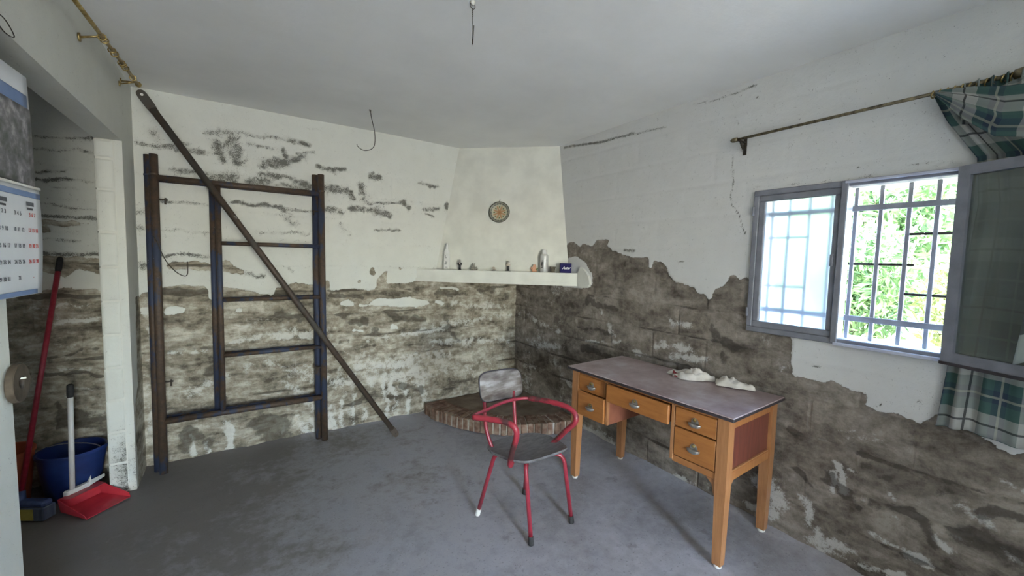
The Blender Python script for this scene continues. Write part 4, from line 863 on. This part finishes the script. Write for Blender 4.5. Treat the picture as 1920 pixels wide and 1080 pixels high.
m_ = MB(); m_.grid(red_pt, 10, 3); m_.grid(lambda u, v: Vector((2.25+.03*v, 1.52-.06*u, .788+.022*math.sin(PI*v)*(1-.3*u))), 12, 8); m_.build('red_edge', M['rag_red'], ra, smooth=True, solid=.004)
m_ = MB(); m_.grid(lambda u, v: Vector((2.275+.05*u, 1.555+.035*v, .788+.030*math.sin(PI*u)*(1-v*.6))), 8, 8); m_.build('torn_end', M['rag'], ra, smooth=True, solid=.004)
rag(2.395, 1.225, .100, .058, -1.25, .052, 2.3, 'crumpled_cloth', 'smaller crumpled off white cloth nearer the side panel end of the desk')
# ------------------------------------------------------------------ plate on the hood
hn = Vector((-.6658, -.7342, .1325)).normalized(); xa = Vector((.745, -.667, 0)).normalized(); ya = hn.cross(xa).normalized()
def on_hood(c, d=0.0): c = Vector(c)+hn*d; return Matrix(((xa.x, ya.x, hn.x, c.x), (xa.y, ya.y, hn.y, c.y), (xa.z, ya.z, hn.z, c.z), (0,0,0,1)))
def plate_material():
    m, nt, p = nt_new('painted_plate'); N = NT(nt)
    co = N.n('ShaderNodeTexCoord').outputs['Object']; s = N.n('ShaderNodeSeparateXYZ'); N.link(co, s.inputs[0])
    x, y = s.outputs[0], s.outputs[1]
    r = N.math('SQRT', N.math('ADD', N.math('MULTIPLY', x, x), N.math('MULTIPLY', y, y))); rn = N.math('DIVIDE', r, .1)
    th = N.math('ARCTAN2', y, x); pet = N.math('ABSOLUTE', N.math('SINE', N.math('MULTIPLY', th, 4)))
    c = N.ramp(rn, [(0, (.20,.09,.03)), (.10, (.30,.16,.08)), (.34, (.48,.43,.30)), (.70, (.40,.39,.29)), (.80, (.11,.11,.09)), (.88, (.26,.26,.20)), (.95, (.07,.07,.06))])
    petal = N.step(N.math('SUBTRACT', N.math('MULTIPLY', pet, .62), rn), -.06, .03)
    c = N.mix(N.math('MULTIPLY', petal, .75), c, (.34,.17,.075))
    leaf = N.math('MULTIPLY', N.step(N.math('ABSOLUTE', N.math('COSINE', N.math('MULTIPLY', th, 4))), .85, .95), N.math('MULTIPLY', N.step(rn, .38, .44), N.math('SUBTRACT', 1.0, N.step(rn, .56, .62))))
    c = N.mix(N.math('MULTIPLY', leaf, .85), c, (.08,.09,.03))
    dots = N.math('MULTIPLY', N.step(N.math('SINE', N.math('MULTIPLY', th, 18)), .2, .6), N.math('MULTIPLY', N.step(rn, .70, .73), N.math('SUBTRACT', 1.0, N.step(rn, .84, .88))))
    c = N.mix(N.math('MULTIPLY', dots, .7), c, (.06,.07,.08))
    N.link(c, p.inputs['Base Color']); p.inputs['Roughness'].default_value = .22; return m
M['plate'] = plate_material()
pl = thing('decorative_plate', (2.037, 3.301, 1.83), 'round painted ceramic plate with a flower motif hanging on the chimney hood', 'plate')
m_ = MB(); m_.lathe([(0,.006),(.045,.006),(.062,.009),(.085,.018),(.098,.022),(.1,.0205),(.098,.018),(.07,.005),(.05,.001),(0,.001)], 48)
o = m_.build('dish', M['plate'], pl, smooth=True); o.matrix_local = Matrix.Translation(-OFF[pl]) @ on_hood((2.037, 3.301, 1.93), .006); o.data.transform(Matrix.Translation(OFF[pl]))
m_ = MB(); mt = on_hood((2.041, 3.309, 2.035), 0)
m_.tube([mt @ Vector((0,-.012,.012)), mt @ Vector((.002,.012,.010)), mt @ Vector((.002,.024,-.004))], .0028, 6); m_.build('hanging_wire', M['dark_iron'], pl, smooth=True)

# ------------------------------------------------------------------ things on the mantel shelf (z = top of the beam)
SZ = 1.3855
def along(s, back=.085):
    """a point on the shelf: s metres from its left end, set back from the front edge"""
    p = A_+dr*s-nr*back; return Vector((p.x, p.y, SZ))
def frame_at(p, rz=0.0):
    f = nr; a = math.atan2(f.y, f.x)+rz+PI/2; return Matrix.Translation(p) @ Matrix.Rotation(a, 4, 'Z')     # local -y looks into the room
def put(name, p, label, cat, rz=0.0, group=None):
    t = thing(name, p, label, cat, group, local=True); t.matrix_world = frame_at(p, rz); return t
M['black'] = mat('black_figure', (.012,.012,.013), (.025,.025,.026), 30, .4)
M['skin'] = mat('figure_skin', (.42,.36,.29), (.50,.44,.36), 30, .5)
M['figure_grey'] = mat('figure_grey', (.16,.155,.14), (.36,.35,.31), 60, .6)
M['print_grey'] = mat('print_grey', (.20,.21,.20), (.42,.42,.40), 90, .6, bump=0)
M['print_dark'] = mat('print_dark', (.03,.03,.033), (.10,.10,.10), 120, .5, bump=0, lo=.45, hi=.55)
M['white_bottle'] = mat('bottle_white', (.66,.66,.63), (.74,.74,.71), 8, .35, bump=.02)
M['silver_can'] = mat('can_silver', (.48,.48,.46), (.62,.62,.60), 6, .32, .25, bump=.02)
M['blue_box'] = mat('box_blue', (.014,.012,.070), (.020,.017,.095), 10, .7, bump=.02, spec=.15)
M['pot_brown'] = mat('pot_brown', (.055,.045,.032), (.12,.10,.07), 40, .7)
M['peach'] = mat('ornament_peach', (.50,.25,.15), (.60,.33,.21), 30, .6)
M['leaf_g'] = mat('ornament_green', (.10,.16,.05), (.14,.22,.08), 30, .6)
def sideon(t): return Matrix.Identity(4)
# tall slim bottle
t = put('slim_bottle', along(.262, .10), 'tall slim white bottle with a narrow neck at the left of the shelf', 'bottle')
m_ = MB(); m_.box(-.028,-.018,0,.028,.018,.155,.006); 
m_.add([(-.028,-.018,.153),(.028,-.018,.153),(.028,.018,.153),(-.028,.018,.153),(-.012,-.011,.190),(.012,-.011,.190),(.012,.011,.190),(-.012,.011,.190)], [(0,1,5,4),(1,2,6,5),(2,3,7,6),(3,0,4,7),(4,5,6,7)])
m_.build('body', M['white_bottle'], t, auto=40)
MB().lathe([(.0115,.188),(.012,.205),(.009,.207),(.009,.222),(.007,.232),(.003,.246),(0,.247)], 16).build('cap', M['white_bottle'], t, auto=40)
m_ = MB(); m_.box(-.014,-.0188,.112,-.006,-.0182,.135).box(-.008,-.0188,.105,.002,-.0182,.116).box(-.016,-.0188,.045,.004,-.0182,.062).box(-.010,-.0188,.058,.008,-.0182,.075).box(-.014,-.0188,.018,.012,-.0182,.024); m_.build('print', M['print_grey'], t)
# groom figurine
t = put('figurine', along(.392, .09), 'small black suited figurine standing beside the slim white bottle', 'figurine')
MB().lathe([(.016,0),(.016,.004),(0,.004)], 16).build('base', M['black'], t, auto=40)
m_ = MB(); m_.lathe([(.012,.004),(.011,.03),(.013,.05),(.016,.062),(.013,.069),(.005,.073)], 16, sy=.7).tube([(-.014,0,.066),(-.020,-.004,.052),(-.010,-.012,.046)], .005, 8).tube([(.014,0,.066),(.020,-.004,.052),(.010,-.012,.046)], .005, 8); m_.build('suit', M['black'], t, smooth=True)
MB().ball((0,0,.083), .0125, 10).build('head', M['figure_grey'], t, smooth=True); MB().box(-.004,-.0135,.052,.004,-.0105,.070,.001).build('shirt', M['skin'], t)
# teddy figurine
t = put('figurine', along(.522, .095), 'little seated bear figurine, second from the left among the figurines', 'figurine')
m_ = MB(); m_.ball((0,0,.022), .020, 10, (1,.8,1.1)).ball((0,-.002,.050), .0135, 10).ball((-.011,0,.062), .005, 8).ball((.011,0,.062), .005, 8).ball((-.017,-.012,.0125), .009, 8).ball((.017,-.012,.0125), .009, 8).ball((-.020,-.004,.028), .007, 8); m_.build('bear', M['figure_grey'], t, smooth=True)
m_ = MB(); m_.ball((.030,-.002,.012), .0115, 10).ball((.030,-.004,.027), .008, 8); m_.build('small_bear', M['figure_grey'], t, smooth=True)
MB().box(-.028,-.022,0,.042,.016,.003,.001).build('base', M['black'], t)
# snail ornament
t = put('figurine', along(.712, .095), 'tiny round snail like ornament, third from the left among the figurines', 'figurine')
m_ = MB(); m_.tube([(.014*math.cos(a)*(1-.1*a/6), 0, .018+.014*math.sin(a)*(1-.1*a/6)) for a in np.linspace(0, 2*PI, 20, endpoint=False)], .0052, 8, closed=True).ball((0,0,.016), .007, 8); m_.build('shell', M['skin'], t, smooth=True)
m_ = MB(); m_.tube([(-.022,0,.004),(0,0,.005),(.018,-.002,.006),(.024,-.002,.016)], [.003,.006,.005,.003], 8); m_.build('body', M['figure_grey'], t, smooth=True)
# second standing figurine
t = put('figurine', along(.849, .09), 'small standing figurine with pale top and black trousers in mid shelf', 'figurine')
MB().box(-.026,-.014,0,.022,.014,.004,.001).build('base', M['black'], t)
MB().lathe([(.011,.004),(.0105,.03),(.012,.046),(.010,.048)], 16, sy=.75).build('trousers', M['black'], t, smooth=True)
m_ = MB(); m_.lathe([(.011,.046),(.013,.058),(.014,.066),(.010,.071),(.004,.074)], 16, sy=.7).tube([(-.012,0,.066),(-.017,-.004,.054),(-.008,-.011,.050)], .0042, 8).tube([(.012,0,.066),(.017,-.004,.054),(.008,-.011,.050)], .0042, 8); m_.build('jacket', M['skin'], t, smooth=True)
m_ = MB(); m_.ball((0,0,.083), .0125, 10); m_.build('head', M['figure_grey'], t, smooth=True)
# peach ornament
t = put('ornament', along(1.092, .085), 'little peach coloured hand shaped ornament beside the spray can', 'ornament')
m_ = MB(); m_.lathe([(.022,0),(.024,.010),(.021,.028),(.016,.045),(.014,.058),(.008,.066),(0,.067)], 16, sy=.45).tube([(-.014,0,.02),(-.027,0,.028),(-.031,0,.042)], [.009,.008,.006], 8); m_.build('body', M['peach'], t, smooth=True)
m_ = MB(); m_.tube([(.016,-.002,.022),(.028,-.002,.030),(.034,-.002,.038)], [.006,.005,.003], 8); m_.build('leaf', M['leaf_g'], t, smooth=True)
# spray can
t = put('spray_can', along(1.179, .085), 'white spray can with a domed cap and dark lettering', 'spray can')
MB().lathe([(.036,0),(.039,.004),(.039,.140),(.037,.150),(.030,.160),(.024,.165)], 32).build('body', M['silver_can'], t, auto=40)
MB().lathe([(.023,.164),(.023,.196),(.020,.202),(0,.204)], 28).build('cap', M['white_bottle'], t, auto=40)
def wrapbox(m, a0, a1, z0, z1, r=.0394, n=6):
    vs = [(r*math.cos(a), r*math.sin(a), z) for z in (z0, z1) for a in np.linspace(a0, a1, n)]; return m.add(vs, [(k, k+1, n+k+1, n+k) for k in range(n-1)])
m_ = MB(); a_ = -PI/2-.42
for (z0, z1, w0, w1) in ((.100,.106,-.10,.14),(.088,.094,-.2,.2),(.074,.085,-.26,.2),(.058,.071,-.28,.16),(.048,.055,-.2,.24),(.038,.045,-.28,.2)): wrapbox(m_, a_+w0, a_+w1, z0, z1)
m_.build('lettering', M['print_dark'], t)
m_ = MB(); a_ = -PI/2+.62
for (z0, z1, w0, w1) in ((.108,.112,-.3,.35),(.066,.068,-.1,.2),(.058,.060,-.1,.15),(.050,.052,-.1,.2),(.036,.039,-.16,.05)): wrapbox(m_, a_+w0, a_+w1, z0, z1)
m_.build('small_print', M['print_grey'], t)
# pot and box
t = put('small_pot', along(1.258, .07), 'tiny dark brown pot beside the spray can', 'pot')
MB().lathe([(.020,0),(.026,.044),(.0275,.046),(.0275,.052),(.024,.052),(.022,.044),(0,.040)], 24).build('body', M['pot_brown'], t, auto=40)
t = put('carton_box', along(1.372, .055), 'small dark blue box with white lettering at the right of the shelf', 'box', .12)
MB().box(-.050,-.03,0,.050,.03,.086,.002).build('carton', M['blue_box'], t)
def text_mesh(txt, size, matname, parent, mtx, name='lettering', shear=0.0, extrude=.0004, font_bold=False):
    cu = bpy.data.curves.new('t', 'FONT'); cu.body = txt; cu.size = size; cu.shear = shear; cu.extrude = extrude; cu.align_x = 'CENTER'; cu.align_y = 'CENTER'
    if font_bold: cu.offset = size*.02
    ob = bpy.data.objects.new('t', cu); col.objects.link(ob)
    dg = bpy.context.evaluated_depsgraph_get(); me = bpy.data.meshes.new_from_object(ob.evaluated_get(dg)); bpy.data.objects.remove(ob)
    me.transform(mtx); me.transform(Matrix.Translation(-OFF[parent])); me.materials.clear(); me.materials.append(matname)
    o = bpy.data.objects.new(name, me); col.objects.link(o); o.parent = parent; OFF[o] = OFF[parent]; return o
FRONT = Matrix(((1,0,0,0),(0,0,-1,0),(0,1,0,0),(0,0,0,1)))
text_mesh('Aster', .032, M['white_bottle'], t, Matrix.Translation((.004,-.0306,.043)) @ FRONT, shear=.35, font_bold=True)

# ------------------------------------------------------------------ calendar and tape roll on the near wall
M['paper'] = mat('calendar_paper', (.60,.63,.68), (.66,.69,.73), 5, .7, bump=.02, obj=False)
M['cal_blue'] = mat('calendar_blue', (.12,.19,.36), (.17,.25,.44), 12, .6, bump=0, obj=False)
M['cal_photo'] = mat('calendar_photo', (.035,.045,.04), (.13,.13,.15), 26, .35, bump=0, obj=False, c3=(.42,.40,.44), lo=.36, hi=.68, detail=7)
M['ink'] = mat('calendar_ink', (.05,.055,.07), (.09,.10,.12), 60, .7, bump=0)
M['ink_red'] = mat('calendar_red_ink', (.35,.05,.05), (.4,.07,.06), 60, .7, bump=0)
ca = thing('wall_calendar', (L+.004, 1.72, 1.34), 'wall calendar with photo above a pad of dates, hanging by the alcove', 'calendar')
CY0, CY1 = 1.50, 1.965
def cpt(y, z, d=0.0):
    c = (y-CY0)/(CY1-CY0); return Vector((L+.006+d+.012*c*c+.010*math.sin((2.04-z)*5)*c*.5, y, z))
def csheet(name, m, y0, y1, z0, z1, d, nu=14, nv=8, bow=0.0):
    b = MB(); b.grid(lambda u, v: cpt(y0+(y1-y0)*u, z0+(z1-z0)*v, d+bow*math.sin(PI*v)), nu, nv); return b.build(name, m, ca, smooth=True, solid=.0012)
csheet('backing_sheet', M['paper'], CY0, CY1+.003, 1.66, 2.035, 0)
csheet('top_banner', M['cal_blue'], CY0, CY1-.012, 1.935, 1.975, .0016)
csheet('photo', M['cal_photo'], CY0, CY1, 1.685, 1.935, .0018)
pad = csheet('date_pad', M['paper'], CY0, CY1+.010, 1.352, 1.685, .006, bow=.004)
csheet('blue_heading', M['cal_blue'], CY0, CY1+.009, 1.655, 1.672, .0085)
csheet('blue_footer', M['cal_blue'], CY0, CY1-.025, 1.354, 1.368, .0078)
csheet('staple_strip', M['white_plastic'], CY0, CY1+.008, 1.684, 1.692, .0105, nv=2)
WALLX = Matrix(((0,0,1,0),(1,0,0,0),(0,1,0,0),(0,0,0,1)))        # text reading along +y, facing +x
for r_ in range(5):
    for c_ in range(3):
        d_ = [str(1+r_*7+c_*2+k) for k in range(3)]
        y_, z_ = 1.735+c_*.085, 1.60-r_*.048
        p_ = cpt(y_, z_, .0105+.004*math.sin(PI*(z_-1.352)/.333)); text_mesh('  '.join(x for x in d_ if int(x) < 32) or '-', .017, M['ink'] if c_ < 2 else M['ink_red'], ca, Matrix.Translation(p_) @ WALLX, 'dates')
for y_ in (1.745, 1.90):
    m_ = MB(); p_ = cpt(y_, 1.635, .0112); m_.box(p_.x, y_-.026, 1.628, p_.x+.0006, y_+.026, 1.640).box(p_.x, y_-.022, 1.616, p_.x+.0006, y_+.018, 1.622); m_.build('month_print', M['ink'], ca)
M['tape'] = mat('tape_brown', (.062,.048,.035), (.10,.08,.06), 30, .8, obj=False, spec=.15)
M['tape_core'] = mat('tape_core', (.045,.036,.028), (.07,.055,.042), 30, .8)
tr = thing('tape_roll', (L+.02, 1.822, 1.03), 'roll of brown packing tape hanging on a nail at the near wall edge', 'tape roll')
MT = Matrix.Translation((L+.004, 1.797, 1.097)) @ Matrix.Rotation(PI/2, 4, 'Y')
MB().lathe([(.020,.0),(.056,.0),(.058,.002),(.058,.016),(.056,.018),(.020,.018),(.020,0)], 40, MT).build('tape', M['tape'], tr, auto=40)
MB().lathe([(.016,.001),(.0198,.001),(.0198,.017),(.016,.017),(.016,.001)], 40, MT).build('core', M['tape_core'], tr, auto=40)
MB().tube([(L-.01, 1.795, 1.108), (L+.030, 1.80, 1.110)], .0028, 8).build('nail', M['white_plastic'], tr, smooth=True)
m_ = MB(); m_.tube(catmull([(L+.004,1.80,2.16),(L+.012,1.86,2.165),(L+.016,1.91,2.135),(L+.012,1.86,2.125),(L+.006,1.80,2.15)], 6), .0016, 6)
tag(m_.build('loose_wire', M['dark_iron'], loc=(L,1.8,2.13), smooth=True), 'loose loop of thin wire on the lintel above the calendar', 'wire')

# ------------------------------------------------------------------ cleaning things in the alcove opening
M['bucket_blue'] = mat('bucket_blue', (.012,.026,.105), (.018,.040,.15), 9, .35, bump=.05)
M['bucket_orange'] = mat('bucket_orange', (.38,.085,.035), (.48,.12,.05), 9, .5, bump=.05)
M['broom_red'] = mat('broom_red', (.26,.015,.03), (.36,.03,.05), 40, .35, bump=.05)
M['broom_blue'] = mat('broom_blue', (.025,.045,.13), (.05,.08,.19), 20, .5)
M['yellow'] = mat('sticker_yellow', (.36,.29,.05), (.46,.38,.09), 20, .6)
M['bristle'] = mat('bristle_blue', (.05,.065,.11), (.10,.12,.17), 40, .8, stretch=(1,1,.1))
M['pan_red'] = mat('dustpan_red', (.40,.022,.035), (.50,.04,.055), 14, .35, bump=.05)
def bucket(name, c, r0, r1, h, m, label, dark=None, handle=True, spout=True):
    t = thing(name, c, label, 'bucket')
    n = 40; prof_o = [(r0*.96,0),(r0,.006),(r1*.985,h*.93),(r1*1.03,h*.935),(r1*1.03,h*.985),(r1,h)]; prof_i = [(r1*.96,h*.99),(r0*.94,.012),(0,.010)]
    m_ = MB(); m_.lathe(prof_o+prof_i, n, Matrix.Translation(c)); 
    for i, v in enumerate(m_.v):                       # pouring lip
        a = math.atan2(v[1]-c[1], v[0]-c[0]); w = math.exp(-((a+.35)/.30)**2)*max(0, (v[2]-c[2])/h-.6)*2.2 if spout else 0
        m_.v[i] = (v[0]+w*.030*math.cos(a), v[1]+w*.030*math.sin(a), v[2]+w*.012)
    m_.build('pail', m, t, auto=40)
    if handle:
        hp = [(c[0]+r1*1.04*math.cos(a)*.90, c[1]+r1*1.04*math.cos(a)*-.42+.05*math.sin(a), c[2]+h*.96-.05*math.sin(a)*0+.02*math.sin(a)) for a in np.linspace(0, PI, 18)]
        MB().tube(hp, .003, 8).build('bail_handle', M['steel'], t, smooth=True)
    return t
bucket('bucket', (-.885, 3.475, .004), .118, .150, .285, M['bucket_blue'], 'dark blue plastic bucket behind the red dustpan')
bucket('bucket', (-1.180, 3.500, .004), .105, .135, .32, M['bucket_orange'], 'orange plastic bucket left of the blue one, half hidden by the near wall', handle=False, spout=False)
# broom leaning on the back wall
bt = thing('broom', (-1.02, 3.29, 0), 'broom with a long red stick and blue head leaning in the alcove', 'broom')
bp0, bp1 = Vector((-1.045, 3.300, .135)), Vector((-.925, 3.618, 1.445)); bd = (bp1-bp0).normalized()
MB().tube([bp0, bp1-bd*.06], .0125, 12).build('stick', M['broom_red'], bt, smooth=True)
MB().tube([bp1-bd*.09, bp1-bd*.07, bp1-bd*.01, bp1], [.0135,.0155,.0145,.008], 12).build('grip', M['rubber'], bt, smooth=True)
hd = Matrix.Translation((-1.045, 3.285, .0)) @ Matrix.Rotation(math.radians(-31), 4, 'Z')
def tb(mb, *a, b=.004):
    q = MB(); q.box(*a, b); mb.add([hd @ Vector(v) for v in q.v], q.f); return mb
m_ = MB(); tb(m_, -.15,-.028,.072,.15,.028,.108, b=.012); m_.tube([hd @ Vector((-.005,.005,.10)), bp0+bd*.015], [.022,.016], 12); m_.build('head', M['broom_blue'], bt, auto=40)
m_ = MB(); tb(m_, -.152,-.034,.004,.152,.034,.076); m_.build('bristles', M['bristle'], bt)
m_ = MB(); tb(m_, .010,-.0365,.010,.100,-.0338,.072, b=.0005); m_.build('yellow_band', M['yellow'], bt)
# dustpan
dp = thing('dustpan', (-.76, 3.2, 0), 'red dustpan with an upright white handle standing by the pillar', 'dustpan', local=True, rz=math.radians(47))
dp.location = (-.738, 3.225, .002)
# local: x right, y back, front lip towards -y
w0, w1, dpth = .098, .112, .21
def pan():
    o = MB()
    fl = [(-w1,-.10,.004),(w1,-.10,.004),(w0,.10,.012),(-w0,.10,.012)]
    bk = [(w0,.115,.085),(-w0,.115,.085)]
    # floor, back, sides as thin closed plates
    def plate(q, t):
        q = [Vector(p) for p in q]; nn = (q[1]-q[0]).cross(q[2]-q[0]).normalized()*t
        vs = q+[p+nn for p in q]; n = len(q); o.add(vs, [tuple(range(n-1,-1,-1)), tuple(range(n,2*n))]+[(i,(i+1)%n,n+(i+1)%n,n+i) for i in range(n)])
    plate(fl, .003); plate([fl[3], fl[2], bk[0], bk[1]], .003)
    plate([fl[1], (w1+.004,-.085,.028), (w0+.004,.115,.085), fl[2]], .003); plate([fl[0], fl[3], (-w0-.004,.115,.085), (-w1-.004,-.085,.028)], .003)
    plate([(-w0,.115,.085),(w0,.115,.085),(w0*.9,.045,.090),(-w0*.9,.045,.090)], .003)
    return o
pan().build('pan', M['pan_red'], dp)
MB().tube([(-.03,.118,.05), (-.012,.120,.675)], .0125, 14).build('handle', M['white_plastic'], dp, smooth=True)
MB().tube([(-.0130,.1199,.645), (-.0125,.120,.66), (-.0110,.1202,.715), (-.0108,.1202,.722)], [.0135,.0155,.0150,.008], 14).build('grip', M['rubber'], dp, smooth=True)
m_ = MB(); m_.box(-.065,.100,.072,.05,.135,.108,.006); m_.add([(.05,.10,.09),(.13,.11,.100),(.14,.125,.112),(.05,.13,.105),(.03,.10,.08),(.07,.125,.140)], [(0,1,2,3),(0,4,5),(3,5,4),(0,5,3)]); m_.build('hinge_clip', M['white_plastic'], dp)
# ------------------------------------------------------------------ wires on the ceiling
hk = thing('ceiling_hook', (.822, 1.58, 2.387), 'dark wire hook with a ring hanging from the ceiling near the camera', 'hook')
m_ = MB(); m_.tube([(.822+.011*math.cos(a), 1.58, 2.548-.004+.013*math.sin(a)) for a in np.linspace(0, 2*PI, 18, endpoint=False)], .0014, 6, closed=True); m_.build('ring', M['dark_iron'], hk, smooth=True)
m_ = MB(); m_.tube([(.822,1.58,2.534),(.823,1.58,2.51),(.821,1.58,2.47),(.8225,1.58,2.395),(.8235,1.58,2.388),(.825,1.58,2.395),(.829,1.58,2.468)], .0016, 6)
m_.tube([(.822+.0022*math.cos(a*5), 1.58+.0022*math.sin(a*5), 2.535-a*.006) for a in np.linspace(0, 6, 40)], .0011, 5); m_.build('wire', M['dark_iron'], hk, smooth=True)
m_ = MB(); m_.lathe([(.012,0),(.008,.01),(.0,.012)], 12, Matrix.Translation((.822,1.58,H+.004)) @ Matrix.Rotation(PI, 4, 'X')); m_.build('plaster_boss', M['plaster'], hk, smooth=True)
cw = thing('ceiling_wire', (.80, 3.11, 2.25), 'thin curled wire hanging from the ceiling by the back wall', 'wire')
m_ = MB(); m_.tube(catmull([(.799,3.11,2.556),(.804,3.11,2.52),(.817,3.11,2.46),(.829,3.11,2.41),(.833,3.11,2.36),(.830,3.11,2.31),(.815,3.11,2.282),(.79,3.11,2.265),(.757,3.11,2.257),(.728,3.11,2.266),(.710,3.11,2.280),(.706,3.11,2.292)], 6), .0026, 6); m_.build('strand', M['dark_iron'], cw, smooth=True)
m_ = MB(); m_.tube([(.799+.007*math.cos(a), 3.11, 2.548+.009*math.sin(a)) for a in np.linspace(0, 2*PI, 14, endpoint=False)], .002, 6, closed=True); m_.build('eye', M['steel'], cw, smooth=True)
m_ = MB(); m_.lathe([(.028,0),(.024,.004),(0,.006)], 16, Matrix.Translation((.80,3.11,H+.003)) @ Matrix.Rotation(PI, 4, 'X'), sx=1.4); m_.build('plaster_boss', M['plaster'], cw, smooth=True)

# ------------------------------------------------------------------ outside: ground and shrubs beyond the window
M['ground'] = mat('dry_ground', (.30,.27,.20), (.44,.41,.33), 1.2, .95, bump=.3, bdist=.02, obj=False)
m_ = MB(); m_.grid(lambda u, v: Vector((R+.24+u*16, -8+v*18, -.15+.03*math.sin(u*30)*math.sin(v*25))), 30, 30); tag(m_.build('ground_outside', M['ground'], smooth=True), 'pale dry ground outside the window', 'ground', kind='structure')
m_ = MB(); m_.grid(lambda u, v: Vector((-9+u*20, REARY-.30-v*12, -.06)), 6, 6); tag(m_.build('ground_yard', M['ground'], smooth=True), 'pale yard outside the rear doorway', 'ground', kind='structure')
def leaf_material(name, c1, c2):
    m, nt, p = nt_new(name); N = NT(nt)
    n = N.noise(N.pos((1,1,1), True), 7, 4); c = N.ramp(n, [(.35, c1), (.65, c2)])
    N.link(c, p.inputs['Base Color']); p.inputs['Roughness'].default_value = .5
    tr = N.n('ShaderNodeBsdfTranslucent'); N.link(c, tr.inputs[0]); mx = N.n('ShaderNodeMixShader'); mx.inputs[0].default_value = .35
    o = nt.nodes['Material Output']; N.link(p.outputs[0], mx.inputs[1]); N.link(tr.outputs[0], mx.inputs[2]); N.link(mx.outputs[0], o.inputs[0]); return m
M['leaf_a'] = leaf_material('leaf_green', LEAF_A1, LEAF_A2); M['leaf_b'] = leaf_material('leaf_yellow', LEAF_B1, LEAF_B2)
M['twig'] = mat('twig', (.10,.075,.05), (.18,.14,.09), 20, .8)
def shrub(c, rx, ry, rz, nl, m, label, ll=.11, seed=1, name='shrub'):
    rg = np.random.RandomState(seed); t = thing(name, c, label, 'shrub', 'shrubs outside the window')
    d = rg.normal(size=(nl, 3)); d /= np.linalg.norm(d, axis=1)[:, None]; r = rg.rand(nl)**.45
    p = np.array(c)+np.array([0,0,rz*.95])+d*r[:, None]*np.array([rx,ry,rz])
    ax = rg.normal(size=(nl, 3))+np.array([0,0,.35]); ax /= np.linalg.norm(ax, axis=1)[:, None]
    sd = np.cross(ax, rg.normal(size=(nl, 3))); sd /= np.linalg.norm(sd, axis=1)[:, None]
    nn = np.cross(ax, sd); l = ll*(.6+.8*rg.rand(nl))[:, None]
    v = np.stack([p, p+ax*l*.5+sd*l*.15+nn*l*.05, p+ax*l, p+ax*l*.5-sd*l*.15+nn*l*.05], 1).reshape(-1, 3)
    q = np.arange(nl*4).reshape(-1, 4)
    me = bpy.data.meshes.new('foliage'); me.from_pydata((v-np.array(c)).tolist(), [], q.tolist()); me.materials.append(m)
    o = bpy.data.objects.new('foliage', me); col.objects.link(o); o.parent = t; o['kind'] = 'stuff'
    b = MB()
    for k in range(7):
        e = Vector((c[0]+rg.uniform(-.6,.6)*rx, c[1]+rg.uniform(-.6,.6)*ry, c[2]+rz*rg.uniform(.9,1.7))); s0 = Vector((c[0]+rg.uniform(-.1,.1), c[1]+rg.uniform(-.1,.1), c[2])); mid = s0.lerp(e, .5)+Vector((rg.uniform(-.1,.1), rg.uniform(-.1,.1), .1))
        b.tube(catmull([s0, mid, e], 4), [.022-.0018*i for i in range(9)], 6)
    b.build('stems', M['twig'], t, smooth=True); return t
m_ = MB(); m_.box(4.7, -2.5, -.2, 14, 7, .60, .03)
tag(m_.build('garden_terrace', M['ground']), 'low pale garden terrace outside the window', 'terrace', kind='structure')
shrub((5.5, 1.62, .60), .7, .50, .72, 3600, M['leaf_a'], 'green shrub seen through the left gaps of the grille', .12, 3)
shrub((5.4, .62, .60), .6, .48, .60, 2800, M['leaf_b'], 'yellow green shrub seen through the right gaps of the grille', .11, 5)
shrub((8.6, 2.4, .60), 1.2, 1.7, 1.55, 6000, M['leaf_a'], 'large leafy shrub standing farther back in the garden', .22, 9)
shrub((5.5, 2.75, .60), .7, .55, .75, 2600, M['leaf_a'], 'green shrub behind the frosted sash', .14, 13)
